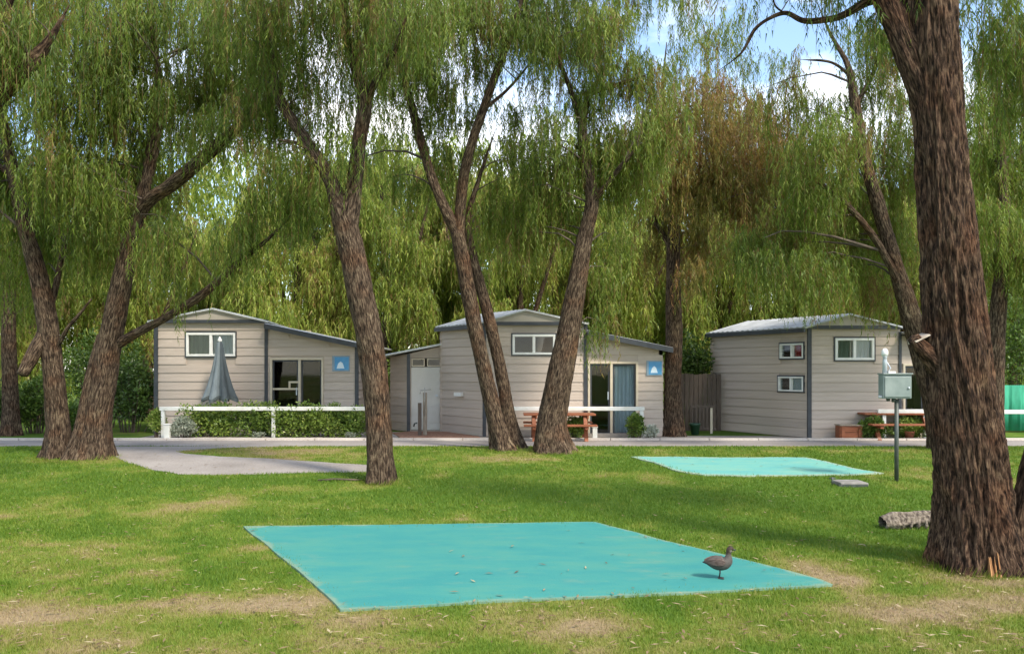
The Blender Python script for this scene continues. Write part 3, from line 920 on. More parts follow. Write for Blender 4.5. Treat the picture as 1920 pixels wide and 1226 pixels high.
# rear block of the middle cabin, set straight behind
rb = Wall(c2, i2['ax'] - 1.25, Y2 + 1.76, 0, 1, 0.01, [(0, 2.0), (0.01, 2.0)], [], 0.0, boards=False) if False else None
# right-hand cabin with the oblique side wall
Y3 = 21.5
c3, i3 = cabin('cabin', 'beige weatherboard cabin with two tiny side windows beside the power post', Y3, 1517, 1687, 1800, zat(614, Y3), zat(589, Y3), zat(628, Y3), zat(648, Y3), (-1.72, 3.25), True,
    dict(window=(1565, 634, 1638, 675), door=(1692, 682, 1760, 800), door_mid=(1733 - 1687) / F * Y3, wcurt=(CURTAING, CURTAIN), dcurt=(None, None), apex_t=0.44,
         trims=[(0.0, zat(614, Y3), 0.10), (2.28, zat(622, Y3), 0.07)]))
L3 = math.hypot(1.72, 3.25)
tmp = type('T', (), {})()
tmp.o = (i3['ax'] - 1.72, Y3 + 3.25); tmp.e = (1.72 / L3, -3.25 / L3)
def sw(px, py): return Wall.uz(tmp, px, py)
wA, wB = sw(1464, 641), sw(1508, 669)
wC, wD = sw(1461, 704), sw(1508, 733)
opA = (wA[0], wB[0], 2.02, 2.40); opC = (wC[0], wD[0], 1.17, 1.55)
s3 = Wall(c3, tmp.o[0], tmp.o[1], 1.72, -3.25, L3, [(0, zat(614, Y3)), (L3, zat(614, Y3))], [opA, opC], 0.0)
window(s3, *opA, curt=(None, CURTAINR), w=0.04)
window(s3, *opC, curt=(None, CURTAIN), w=0.04)

# lean-to shed beside the middle cabin
Ys = 23.8
sx0, sx1 = (767 - 960) / F * Ys, (831 - 960) / F * Ys
sh = empty('shed', (sx0, Ys, 0), 0, 'low lean-to shed with pale door and two vent windows', 'shed')
shw = sx1 - sx0
zt = lambda py: zat(py, Ys)
fw = Wall(sh, sx0, Ys, 1, 0, shw, [(0, zt(663)), (shw, zt(648))], [(0.05, shw - 0.03, 0.04, zt(671))], 0.0, boards=False)
m = MB(); m.box(0.055, shw - 0.035, 0.02, 0.06, 0.05, zt(688)); d = m.build('door', DOORW, sh, bevel=0.006)
m = MB(); m.box(0.12, 0.42, 0.006, 0.019, 0.25, 0.75); m.box(0.55, 0.85, 0.006, 0.019, 0.25, 0.75); m.build('door_panel', DOORW, d, bevel=0.004)
m = MB(); m.box(0.74, 0.80, -0.03, 0.0185, 0.98, 1.04); m.build('handle', GALV, d)
for a, b in ((0.07, 0.44), (0.50, 0.92)):
    f = frame_mb(a, b, zt(687), zt(672), 0.03, 0.0, 0.07).build('window', CREAM, sh)
    m = MB(); m.box(a + 0.031, b - 0.031, 0.03, 0.036, zt(687) + 0.031, zt(672) - 0.031); m.build('pane', GLASS, f)
Wall(sh, sx0 - 0.62, Ys + 0.75, 0.62, -0.75, math.hypot(.62, .75), [(0, zt(668)), (math.hypot(.62, .75), zt(663))], [], 0.0)
Wall(sh, sx1, Ys, 0, 1, 2.0, [(0, zt(648)), (2.0, zt(648))], [], 0.0, boards=False)
Wall(sh, sx1, Ys + 2.0, -1, 0, shw + 0.62, [(0, zt(648)), (shw + 0.62, zt(668))], [], 0.0, boards=False)
Wall(sh, sx0 - 0.62, Ys + 2.0, 0, -1, 1.25, [(0, zt(668)), (1.25, zt(668))], [], 0.0, boards=False)
m = MB(); m.box(-0.06, 0.03, -0.03, 0.0, 0, zt(663)); m.build('corner_trim', TRIM, sh)
roof_plane(sh, (sx0 - 0.75, Ys - 0.15, zt(668) + 0.02), (sx0 - 0.75, Ys + 2.1, zt(668) + 0.02), (sx1 + 0.05, Ys + 2.1, zt(646) + 0.03), (sx1 + 0.05, Ys - 0.15, zt(646) + 0.03), ROOF)

# blue signs on the wings
def sign(name, label, px0, py0, px1, py1, Y):
    c = P((px0 + px1) / 2, (py0 + py1) / 2, Y)
    w, h = (px1 - px0) / F * Y, (py1 - py0) / F * Y
    r = empty(name, (c.x, Y, c.z), 0, label, 'sign', 'blue cabin signs')
    m = MB(); m.box(-w / 2, w / 2, -0.012, 0.0, -h / 2, h / 2); m.build('backing_plate', SIGNG, r, bevel=0.004)
    m = MB(); m.box(-w * .36, w * .44, -0.018, -0.0121, -h * .42, h * .42); f = m.build('sign_face', SIGN, r)
    m = MB(); m.prism([(-w * .24, -h * .32), (w * .20, -h * .32), (w * .10, h * .02), (-w * .02, h * .14), (-w * .16, h * .0)], -0.021, -0.0181); m.build('emblem', SIGNW, f)
    return r
sign('cabin_sign', 'blue sign with pale emblem beside the glass door behind the hedge', 623, 667, 656, 696, Y1 - 0.034)
sign('cabin_sign', 'blue sign with pale emblem next to the straight trunk and curtained door', 1212, 676, 1242, 704, Y2 - 0.034)

# doorstep of the middle cabin
m = MB(); m.box(-0.75, 0.75, -0.30, 0.0, 0, 0.09)
o = m.build('doorstep', PATIO, None, (P(1150, 815, Y2).x, Y2 - 0.06, 0.011), bevel=0.01)
tag(o, 'low sandy doorstep below the curtained glass door', 'step')

# ------------------------------------------------------------------ barriers (white rails)
def barrier(label, x0, x1, Y, z, posts, group='white barrier rails'):
    r = empty('barrier_rail', (x0, Y, 0), 0, label, 'railing', group)
    m = MB(); m.box(0, x1 - x0, -0.05, 0.05, z - 0.05, z + 0.05); m.build('rail', RAILW, r, bevel=0.012)
    for p in posts:
        m = MB(); m.box(p - x0 - 0.045, p - x0 + 0.045, -0.04, 0.04, 0, z - 0.051); m.build('post', RAILW, r, bevel=0.008)
    return r
X = lambda px, Y: (px - 960) / F * Y
yb = 21.65
barrier('long white rail above the hedge of the umbrella cabin', X(300, yb), X(700, yb), yb, zat(766, yb), [X(306, yb), X(513, yb), X(690, yb)])
yb = 21.35
barrier('white rail across the curtained glass door between the trunks', X(940, yb), X(1208, yb), yb, zat(766, yb), [X(950, yb), X(1203, yb)])
yb = 21.1
barrier('white rail over the red picnic table by the power post', X(1645, yb), X(1742, yb), yb, zat(771, yb), [X(1657, yb), X(1734, yb)])
yb = 21.1
barrier('white rail in front of the green shade screen', X(1870, yb), X(2000, yb), yb, zat(772, yb), [X(1935, yb)])

# small white stub post at the hedge end
m = MB(); m.box(-0.07, 0.07, -0.07, 0.07, 0, 0.34); m.box(-0.085, 0.085, -0.085, 0.085, 0.341, 0.37)
o = m.build('stub_post', RAILW, None, (X(314, 21.3), 21.3, 0.01), bevel=0.01); tag(o, 'short white stub post beside the silver shrub', 'post')
m = MB(); m.box(-0.06, 0.06, -0.06, 0.06, 0, 0.28); m.box(-0.075, 0.075, -0.075, 0.075, 0.281, 0.31)
o = m.build('stub_post', RAILW, None, (X(1115, 21.25), 21.25, 0.01), bevel=0.01); tag(o, 'short white stub post left of the curtained glass door', 'post')

# ------------------------------------------------------------------ umbrella
yu = 22.5
ux = X(412, yu)
um = empty('patio_umbrella', (ux, yu, 0.01), 0, 'closed grey patio umbrella hanging in folds before the cabin window', 'umbrella')
m = MB(); m.tube([(0, 0, 0.06), (0, 0, zat(640, yu))], 0.022, 10); m.build('pole', GALV, um)
m = MB(); m.lathe([(0.26, 0.0), (0.26, 0.05), (0.10, 0.085), (0.04, 0.20)], seg=20); m.build('base', CONC, um)
z0, z1 = zat(745, yu), zat(640, yu)
H = z1 - z0
N = 64
def fold_r(k, t):      # t: 0 top, 1 hem
    a = 2 * math.pi * k / N
    depth = 0.08 + 0.48 * t
    return 1 + depth * (abs(math.cos(4 * a + 0.5)) - 0.62) + 0.05 * t * math.sin(3 * a + 1)
prof = [(0.045, 0.0), (0.075, 0.05), (0.10, 0.13), (0.125, 0.25), (0.17, 0.42), (0.225, 0.60), (0.29, 0.78), (0.355, 0.92), (0.40, 1.0)]
v, f, mi = [], [], []
for i, (r, t) in enumerate(prof):
    for k in range(N):
        q = r * fold_r(k, t); a = 2 * math.pi * k / N
        drop = 0.05 * t * math.cos(8 * a + 1.0)
        v.append((q * math.cos(a), q * math.sin(a), z1 - H * t - drop))
ca = MB()
for i in range(len(prof) - 1):
    for k in range(N):
        panel = int(((k / N * 8) + 0.6) % 8)
        ca.add([v[i * N + k], v[(i + 1) * N + k], v[(i + 1) * N + (k + 1) % N], v[i * N + (k + 1) % N]], [(0, 1, 2, 3)], 1 if panel in (5, 6, 1) else 0, True)
canopy = ca.build('canopy', [CANVAS, CANVASL], um)
hem = MB()
nP = len(prof) - 1
for k in range(N):
    a0, a1 = v[nP * N + k], v[nP * N + (k + 1) % N]
    b = lambda p, s: (p[0] * 1.03, p[1] * 1.03, p[2] - 0.07 - 0.03 * abs(math.sin(s * math.pi / 8)))
    hem.add([a0, b(a0, k), b(a1, k + 1), a1], [(0, 1, 2, 3)], 0, True)
hem.build('hem', CANVASD, canopy)
m = MB(); m.lathe([(0.05, z1 - 0.03), (0.06, z1 + 0.02), (0.03, z1 + 0.08), (0.012, z1 + 0.12)], seg=12); m.build('finial', WHITE, um)

# ------------------------------------------------------------------ picnic tables, boxes, pots
def picnic_table(label, x, y, rz, L=1.8):
    r = empty('picnic_table', (x, y, 0.011), rz, label, 'picnic table', 'red timber picnic tables')
    for k in range(4):
        m = MB(); yy = -0.36 + k * 0.183
        m.box(-L / 2, L / 2, yy, yy + 0.17, 0.60, 0.645); m.build('plank', REDWOOD, r, bevel=0.006)
    for s in (-1, 1):
        for k in range(2):
            yy = s * 0.66 + (k - 1) * 0.15
            m = MB(); m.box(-L / 2, L / 2, yy, yy + 0.14, 0.36, 0.40); m.build('seat_plank', REDWOOD, r, bevel=0.006)
        xx = s * (L / 2 - 0.25)
        m = MB(); m.box(xx - 0.04, xx + 0.04, -0.78, 0.78, 0.29, 0.355); m.build('crossbeam', REDWOOD, r)
        for t in (-1, 1):
            m = MB(); m.add([(xx - .045 + dx, t * yy2, zz) for dx in (0, .09) for yy2, zz in ((0.55, 0), (0.65, 0), (0.28, 0.595), (0.18, 0.595))],
                            [(0, 1, 2, 3), (7, 6, 5, 4), (0, 4, 5, 1), (1, 5, 6, 2), (2, 6, 7, 3), (3, 7, 4, 0)])
            m.build('leg', REDWOOD, r)
        m = MB(); m.box(xx + 0.046, xx + 0.08, -0.35, 0.35, 0.52, 0.598); m.build('batten', REDWOOD, r)
    return r
picnic_table('red timber picnic table half hidden behind the leaning trunk', X(1046, 21.55), 21.05, 0.0, 1.75)
picnic_table('red timber picnic table behind the power post under white rail', X(1672, 21.5), 20.98 - 0.1 + 0.5, 0.0, 1.75)

pb = empty('planter_box', (X(1592, 21.15), 21.15, 0.011), 0, 'low red timber planter box beside the green bushes', 'planter')
w = 42 / F * 21.15
for k in range(2):
    m = MB(); m.box(-w / 2, w / 2, -0.16, -0.13, 0.03 + k * 0.155, 0.175 + k * 0.155); m.build('plank', REDWOOD, pb, bevel=0.004)
    m = MB(); m.box(-w / 2, w / 2, 0.13, 0.16, 0.03 + k * 0.155, 0.175 + k * 0.155); m.build('plank', REDWOOD, pb, bevel=0.004)
for s in (-1, 1):
    m = MB(); m.box(s * w / 2 - 0.015 - .001 * s, s * w / 2 + 0.015, -0.129, 0.129, 0.03, 0.33); m.build('end_panel', REDWOOD, pb)
    m = MB(); m.box(s * (w / 2 - 0.07) - 0.04, s * (w / 2 - 0.07) + 0.04, -0.175, -0.161, 0.0, 0.335); m.build('cleat', REDWOOD, pb)
m = MB(); m.box(-w / 2 + .02, w / 2 - .02, -0.125, 0.125, 0.05, 0.29); m.build('soil', MULCH, pb)
m = MB(); m.box(-w / 2 - .02, w / 2 + .02, -0.19, 0.18, 0.336, 0.362); m.build('top_rim', POSTW, pb)

def pot(label, x, y, r, h, material, cat='plant pot'):
    m = MB(); m.lathe([(r * .68, 0), (r * .95, h * .82), (r * 1.06, h * .83), (r * 1.06, h), (r * .92, h), (r * .88, h * .75)], seg=20)
    o = m.build('plant_pot', material, None, (x, y, 0.012)); tag(o, label, cat); return o
pot('small terracotta pot in front of the bushes by picnic table', X(1708, 20.98), 21.06, 0.12, 0.20, TERRA)
pot('dark green plastic tub against the brown fence', X(1303, 22.6), 22.6, 0.14, 0.30, GREENP, 'tub')

# ------------------------------------------------------------------ brown fence between cabins
yf = 24.2
fe = empty('timber_fence', (X(1275, yf), yf, 0), 0, 'brown upright paling fence between two cabins', 'fence')
nw = 9
xw = (X(1352, yf) - X(1275, yf)) / nw
for k in range(nw):
    m = MB(); h = zat(701, yf) + random.uniform(-.02, .02)
    m.box(k * xw + .006, (k + 1) * xw - .006, random.uniform(-.012, 0), 0.03, 0.0, h); m.build('paling', FENCE, fe)
for z in (0.5, 1.4):
    m = MB(); m.box(0, nw * xw, 0.031, 0.075, z, z + 0.09); m.build('rail', FENCE, fe)
yg = 23.2
ga = empty('low_gate', (X(1295, yg), yg, 0), 0, 'low dark lattice gate with pale end post before the brown fence', 'gate')
gw = X(1342, yg) - X(1295, yg)
m = MB(); m.box(0, gw, -0.03, 0.03, 0.70, 0.76); m.build('top_rail', FENCE, ga)
m = MB(); m.box(0, gw, -0.03, 0.03, 0.10, 0.15); m.build('bottom_rail', FENCE, ga)
for k in range(7):
    m = MB(); u = (k + .3) * gw / 7; m.box(u, u + 0.045, -0.012, 0.012, 0.151, 0.699); m.build('slat', FENCE, ga)
m = MB(); m.box(gw - 0.16, gw - 0.10, -0.06, -0.031, 0.0, 0.69); m.build('end_post', CREAM, ga)

# green shade screen at the right
yq = 23.5
ss = empty('shade_screen', (X(1850, yq), yq, 0), 0, 'bright green shade cloth screen behind the big trunk', 'screen')
m = MB()
wq = 4.2
for i in range(60):
    a, b = wq * i / 60, wq * (i + 1) / 60
    ya, yb_ = 0.025 * math.sin(i * .9) + .015 * math.sin(i * 2.3), 0.025 * math.sin((i + 1) * .9) + .015 * math.sin((i + 1) * 2.3)
    z2 = zat(722, yq)
    m.add([(a, ya, 0.05), (b, yb_, 0.05), (b, yb_, z2), (a, ya, z2), (a, ya + .006, 0.05), (b, yb_ + .006, 0.05), (b, yb_ + .006, z2), (a, ya + .006, z2)], [(0, 1, 2, 3), (7, 6, 5, 4), (3, 2, 6, 7), (0, 4, 5, 1)], 0, True)
m.build('cloth', SCREEN, ss)
for u in (0.02, 1.4, 2.8, 4.15):
    m = MB(); m.tube([(u, 0.08, 0), (u, 0.08, zat(718, yq))], 0.03, 10); m.build('post', STEELD, ss)

# ------------------------------------------------------------------ power post with box
g = G(1681, 902)
pp = empty('power_post', (g.x, g.y, g.z), 0, 'grey green power box on a thin dark post in the lawn', 'power box')
Yp = g.y
zz = lambda py: zat(py, Yp) - g.z
w2 = 27 / F * Yp
m = MB(); m.tube([(0, 0, -0.1), (0, 0, zz(748))], 0.035, 12); m.build('post', STEELD, pp)
xb0, xb1 = (1652 - 1681) / F * Yp, (1705 - 1681) / F * Yp
m = MB(); m.box(xb0, xb1, -0.09, 0.12, zz(747), zz(702)); bxo = m.build('box', STEEL, pp, bevel=0.012)
m = MB(); m.box(xb0 + .02, xb1 - .02, -0.105, -0.0905, zz(744), zz(706)); dd = m.build('lid', STEEL, bxo, bevel=0.008)
m = MB(); m.tube([(xb1 - .06, -0.106, zz(727)), (xb1 - .06, -0.125, zz(727))], 0.018, 10); m.build('lock', GALV, bxo)
m = MB(); m.box(xb0 - .012, xb1 + .012, -0.12, 0.135, zz(702) + .001, zz(702) + 0.022); m.build('cap', STEEL, pp, bevel=0.006)
m = MB(); m.box(xb0 + .12, xb0 + .24, -0.02, 0.06, zz(702) + .023, zz(702) + 0.055); m.build('bracket', WHITE, pp)
# lamp standing on the left end of the box
xl = (1660 - 1681) / F * Yp
m = MB(); m.lathe([(0.040, zz(702) + .023), (0.036, zz(676)), (0.030, zz(670)), (0.045, zz(668))], xl, 0.02, 14); lp = m.build('lamp_stem', GALV, pp)
m = MB(); m.lathe([(0.045, zz(668) + .001), (0.058, zz(663)), (0.05, zz(657)), (0.02, zz(653))], xl, 0.02, 14); m.build('lamp_head', WHITE, lp)
m = MB(); m.tube([(xl + .05, 0.05, zz(702) + .02), (xl + .11, 0.05, zz(690)), (xl + .03, 0.05, zz(676))], 0.012, 8); m.build('conduit', GALV, pp)
for k, (a, b) in enumerate(((1648, 745), (1662, 752), (1672, 754))):
    xx = (a - 1681) / F * Yp
    m = MB(); m.lathe([(0.028, zz(b)), (0.034, zz(b) + 0.03), (0.034, zz(746) - 0.002)], xx + 0.03, 0.0, 12); m.build('socket', STEELD if k else WHITE, pp)

# drain slab with little standpipe
g = G(1588, 908)
dr = empty('drain_cover', (g.x, g.y, g.z), 0, 'small raised concrete drain cover with a dark pipe in lawn', 'drain')
m = MB(); m.box(-0.18, 0.27, -0.22, 0.22, -0.02, 0.055); m.build('cover', CONC, dr, bevel=0.012)
m = MB(); m.box(-0.16, 0.25, -0.235, -0.221, -0.02, 0.03); m.build('cover_lip', STEELD, dr)
m = MB(); m.tube([(-0.26, -0.05, -0.02), (-0.26, -0.05, 0.13)], 0.016, 10); m.build('pipe', STEELD, dr)
m = MB(); m.tube([(-0.31, -0.05, 0.11), (-0.21, -0.05, 0.11)], 0.011, 8); m.build('tap_handle', STEELD, dr)

# tap posts in the mulch bed beside the shed
yt = 22.3
mb_poly = [(X(735, 22.9), 23.1), (X(752, 21.1), 21.1), (X(902, 21.1), 21.1), (X(900, 21.6), 21.75), (X(834, 23.3), 23.5), (X(770, 23.4), 23.6)]
tag(sheet('mulch_bed', mb_poly, 0.03, MULCH, 0.05, 0.3, 0.05), kind='structure')
tp = empty('tap_post', (X(797, yt), yt, 0.03), 0, 'tall weathered garden tap post before the shed door', 'tap')
m = MB(); m.box(-0.05, 0.05, -0.05, 0.05, -0.05, zat(738, yt)); m.build('post', POSTW, tp, bevel=0.008)
m = MB(); m.tube([(0.0, -0.055, 0.5), (0.0, -0.075, zat(728, yt))], 0.012, 8); m.tube([(-0.11, -0.07, zat(734, yt)), (0.16, -0.07, zat(732, yt))], 0.014, 8)
m.tube([(-0.1, -0.07, zat(734, yt)), (-0.12, -0.09, zat(740, yt))], 0.016, 8); m.build('tap', BRASS, tp)
tp2 = empty('tap_post', (X(787, yt - .1), yt - .1, 0.03), 0, 'shorter brown stake leaning beside the garden tap post', 'stake')
m = MB(); m.box(-0.045, 0.045, -0.04, 0.04, -0.05, zat(757, yt)); m.build('post', FENCE, tp2, bevel=0.006)
m = MB(); m.tube([(-0.06, -.05, 0.32), (-0.13, -.06, 0.30), (-0.15, -.06, 0.22)], 0.02, 8); m.build('hose_end', STEELD, tp2)

# ------------------------------------------------------------------ trees
def resample(pts, rad, step):
    pts = np.array(pts, float); rad = np.array(rad, float)
    n = len(pts)
    P_ = np.vstack([2 * pts[0] - pts[1], pts, 2 * pts[-1] - pts[-2]])
    outp, outr = [], []
    for i in range(n - 1):
        p0, p1, p2, p3 = P_[i], P_[i + 1], P_[i + 2], P_[i + 3]
        k = max(2, int(np.linalg.norm(p2 - p1) / step))
        for t in np.arange(k) / k:
            outp.append(0.5 * ((2 * p1) + (-p0 + p2) * t + (2 * p0 - 5 * p1 + 4 * p2 - p3) * t * t + (-p0 + 3 * p1 - 3 * p2 + p3) * t ** 3))
            outr.append(rad[i] + (rad[i + 1] - rad[i]) * t)
    outp.append(pts[-1]); outr.append(rad[-1])
    return np.array(outp), np.array(outr)

def limb_mesh(name, pts, rad, seg, step, material, ridge=0.05, flare=0.0, seed=0.0, kf=9.0, lobes=5, taper=False):
    c, r = resample(pts, rad, step)
    n = len(c)
    if taper:
        k_ = np.linspace(0, 1, n); r = r * (1 - 0.8 * np.clip((k_ - 0.72) / 0.28, 0, 1) ** 1.5)
    t = np.gradient(c, axis=0); t /= np.linalg.norm(t, axis=1)[:, None] + 1e-9
    up = np.zeros((n, 3)); u = np.array([0.0, 1.0, 0.0])
    for i in range(n):
        u = u - t[i] * u.dot(t[i]); u /= np.linalg.norm(u) + 1e-9
        up[i] = u
    sd = np.cross(t, up)
    a = np.linspace(0, 2 * np.pi, seg, endpoint=False)
    arc = np.concatenate([[0], np.cumsum(np.linalg.norm(np.diff(c, axis=0), axis=1))])
    A, S = np.meshgrid(a, arc)
    Rr = np.repeat(r[:, None], seg, 1)
    cu, su = np.cos(A) * Rr, np.sin(A) * Rr
    nz = fbm(cu * kf + seed, su * kf + 3.1, S * kf * 0.16 + seed, 4)
    rid = 1 - np.abs(2 * nz - 1) * 2.6
    lump = fbm(cu * 1.7 + seed, su * 1.7, S * 0.9 + 40, 3) - 0.5
    disp = Rr * (1 + 0.28 * lump) + ridge * Rr ** 0.5 * 0.5 * (rid - 0.62)
    if flare:
        fl_ = np.exp(-np.clip(S, 0, None) / 0.32)
        disp = disp * (1 + flare * fl_ * (0.55 + 0.75 * np.clip(np.cos(lobes * A + seed + 0.8 * np.sin(A + seed)), -0.3, 1)))
    V = c[:, None, :] + up[:, None, :] * (np.cos(A) * disp)[..., None] + sd[:, None, :] * (np.sin(A) * disp)[..., None]
    bark = np.stack([cu + seed, su, S], -1)
    ii, jj = np.meshgrid(np.arange(n - 1), np.arange(seg), indexing='ij')
    q = np.stack([ii * seg + jj, ii * seg + (jj + 1) % seg, (ii + 1) * seg + (jj + 1) % seg, (ii + 1) * seg + jj], -1).reshape(-1, 4)
    V = V.reshape(-1, 3); bk = bark.reshape(-1, 3)
    # end caps as fans of quads
    V = np.vstack([V, c[-1] + t[-1] * r[-1] * 0.4, c[0]]); bk = np.vstack([bk, bk[-1], bk[0]])
    e = len(V) - 2
    cap = np.array([[(n - 1) * seg + k, (n - 1) * seg + (k + 1) % seg, e, e] for k in range(seg)])
    me = bpy.data.meshes.new(name)
    faces = [tuple(x) for x in q] + [(int(x[0]), int(x[1]), e) for x in cap]
    me.from_pydata(V.tolist(), [], faces)
    me.materials.append(material)
    at = me.attributes.new('bark', 'FLOAT_VECTOR', 'POINT'); at.data.foreach_set('vector', bk.astype(np.float32).ravel())
    me.polygons.foreach_set('use_smooth', np.ones(len(faces), bool))
    me.update()
    return me, c, r

def strands(roots, L, nleaf, ll, lw, tint, spread=0.25):
    """hanging twigs with narrow leaves; returns V, Q, tint"""
    S = len(roots)
    az = RNG.random(S) * 2 * np.pi
    out = np.stack([np.cos(az), np.sin(az), np.zeros(S)], 1) * (spread * (0.3 + RNG.random(S)) * L)[:, None]
    t = (np.arange(nleaf)[None, :] + RNG.random((S, nleaf))) / nleaf
    sway = np.stack([np.sin(t * 5 + az[:, None]), np.cos(t * 4 + az[:, None] * 2)], -1) * 0.035
    pos = roots[:, None, :] + out[:, None, :] * (1 - (1 - t) ** 2)[..., None]
    pos[..., 2] += L[:, None] * (0.10 * np.sin(np.pi * t) - t ** 1.15)
    pos[..., :2] += sway
    pos = pos.reshape(-1, 3)
    n = len(pos)
    ph = RNG.random(n) * 2 * np.pi
    fl = 0.15 + 0.75 * RNG.random(n)
    d = np.stack([np.cos(ph) * fl, np.sin(ph) * fl, -(0.75 + 0.35 * RNG.random(n))], 1)
    d /= np.linalg.norm(d, axis=1)[:, None]
    rnd = RNG.standard_normal((n, 3))
    sdv = np.cross(d, rnd); sdv /= np.linalg.norm(sdv, axis=1)[:, None] + 1e-9
    l_ = ll * (0.6 + 0.7 * RNG.random(n)); w_ = lw * (0.6 + 0.7 * RNG.random(n))
    lo = pos + d * (l_ * 0.15)[:, None]
    V = np.stack([lo + sdv * (w_ / 2)[:, None], pos + d * l_[:, None] + np.array([0, 0, -1]) * (l_ * .12)[:, None], lo - sdv * (w_ / 2)[:, None]], 1).reshape(-1, 3)
    e0 = roots; e1 = roots + out * 0.72; e1 = e1 + np.array([0, 0, -1]) * (L * 0.42)[:, None]; e2 = roots + out; e2 = e2 + np.array([0, 0, -1]) * L[:, None]
    sw_ = np.stack([np.sin(az), -np.cos(az), np.zeros(S)], 1) * (0.0045 if lw < 0.03 else 0.008)
    TW = np.stack([e0 - sw_, e0 + sw_, e1, e1 - sw_, e1 + sw_, e2], 1).reshape(-1, 3)
    tt = np.repeat(tint + 0.09 * RNG.standard_normal(S), nleaf) + 0.14 * RNG.standard_normal(n)
    V = np.vstack([V, TW]); tt = np.concatenate([tt, np.full(2 * S, 0.96)])
    return V, np.arange(len(V)).reshape(-1, 3), np.clip(tt, 0, 1)

def crown_points(clumps, per_cluster=9):
    """clumps: (centre xyz, radius, clusters) -> twig tips and strand roots"""
    tips, roots = [], []
    for c, r, k in clumps:
        d = RNG.standard_normal((k, 3)); d /= np.linalg.norm(d, axis=1)[:, None]
        rr = r * RNG.random(k) ** 0.45
        p = np.array(c) + d * rr[:, None] * np.array([1, 1, 0.75])
        tips.append(p)
    tips = np.vstack(tips)
    cl = np.repeat(tips, per_cluster, 0) + RNG.standard_normal((len(tips) * per_cluster, 3)) * np.array([0.16, 0.16, 0.10])
    return tips, cl

TREES = []
def tree(label, Yb, stems, clumps, material=LEAF, bark=BARK, base=None, leaves=(26, 0.135, 0.020), strand=(0.45, 1.15), dens=1.0, tint0=0.42, seg=46, step=0.06, ridge=0.075,
         group='peppermint trees', flare=0.35, browns=0.05, name='peppermint_tree', twig_every=4, per=9, kf=15.0, cat='tree', slim=0.84):
    """stems: (list of (px,py,width px,dY)); clumps: (px,py,r px,dY)"""
    first = stems[0][0]
    bx = P(first[0], first[1], Yb)
    g0 = float(gz(bx.x, Yb))
    root = empty(name, (bx.x, Yb, g0), 0, label, cat, group)
    o = np.array([bx.x, Yb, g0])
    allc, allr = [], []
    for k, st in enumerate(stems):
        pts, rad = [], []
        for q in st:
            px, py, w = q[:3]; dY = q[3] if len(q) > 3 else 0.0
            p = P(px, py, Yb + dY)
            pts.append((p.x - o[0], p.y - o[1], p.z - o[2])); rad.append(slim * w / 2 / F * (Yb + dY))
        grounded = pts[0][2] < 0.25
        if grounded:
            pts[0] = (pts[0][0], pts[0][1], float(gz(pts[0][0] + o[0], pts[0][1] + o[1])) - o[2] - 0.08)
        big = max(rad)
        sg = int(np.clip(seg * (big / 0.25) ** 0.5, 8, 220)); stp = step * (1 if grounded else 1.3)
        me, c, r = limb_mesh('trunk' if grounded else 'branch', pts, rad, sg, stp, bark, ridge * (1 if big > 0.08 else 0.6), flare if grounded else 0.0, seed=k * 7.7 + len(TREES) * 3.3, kf=kf, taper=(rad[-1] < 0.13 and rad[0] > 1.3 * rad[-1] and st[-1][1] < 560 and not (st[-1][1] > 370 and rad[-1] > 0.12)))
        link('trunk' if grounded else 'branch', me, root)
        allc.append(c); allr.append(r)
    LC = np.vstack(allc); LR = np.concatenate(allr)
    if clumps:
        cl = []
        for q in clumps:
            px, py, rp = q[:3]; dY = q[3] if len(q) > 3 else random.uniform(-1.0, 1.0)
            p = P(px, py, Yb + dY); r = rp / F * (Yb + dY)
            dm = q[4] if len(q) > 4 else (0.35 if py < -40 else 1.0)
            cl.append(((p.x - o[0], p.y - o[1], p.z - o[2]), r, max(3, int(dm * dens * 34 * r * r))))
        tips, rts = crown_points(cl, per)
        L = strand[0] + (strand[1] - strand[0]) * RNG.random(len(rts)) ** 1.3
        ct = tint0 + 0.22 * (fbm(tips[:, 0] * .8, tips[:, 1] * .8, tips[:, 2] * .8 + len(TREES), 3) - 0.5) * 2 + 0.06 * RNG.standard_normal(len(tips))
        brown = RNG.random(len(tips)) < browns
        ct[brown] = 0.90 + 0.08 * RNG.random(brown.sum())
        tint = np.repeat(ct, per)
        V, Q, tt = strands(rts, L, leaves[0], leaves[1], leaves[2], tint)
        zmin = 0.25
        me = np_mesh('crown', V, Q, material, {'tint': ('FACE', tt)}, tri=True)
        cr = link('crown', me, root); tag(cr, kind='stuff')
        # thin branches from the limbs to the twig tips
        tw = MB(); used = set()
        for i in range(0, len(tips), twig_every):
            tp_ = tips[i]
            dd = np.linalg.norm(LC - tp_, axis=1) * (0.75 + 0.6 * RNG.random(len(LC))) + 2.2 * np.clip(LC[:, 2] - tp_[2] + 0.2, 0, None)
            j = int(dd.argmin())
            ln = np.linalg.norm(LC[j] - tp_)
            if ln < 0.25 or ln > 2.8: continue
            if (j // 8) in used and random.random() < 0.8: continue
            used.add(j // 8)
            a = Vector(LC[j]); b = Vector(tp_)
            mid = a.lerp(b, 0.5) + Vector((random.uniform(-.2, .2) * ln, random.uniform(-.2, .2) * ln, random.uniform(-.04, .22) * ln))
            rb_ = min(0.5 * LR[j], 0.010 + 0.010 * ln)
            pts = [a, a.lerp(mid, 0.55) + Vector((random.uniform(-.05, .05), random.uniform(-.05, .05), 0.03)) * ln, mid, mid.lerp(b, .55) + Vector((random.uniform(-.05, .05), 0, .03)) * ln, b]
            tw.tube(pts, [rb_, rb_ * .8, rb_ * .6, rb_ * .42, rb_ * .22], 5, 0, False)
        if tw.v:
            t_ = tw.build('twigs', TWIG, root); tag(t_, kind='stuff')
    TREES.append(root)
    return root

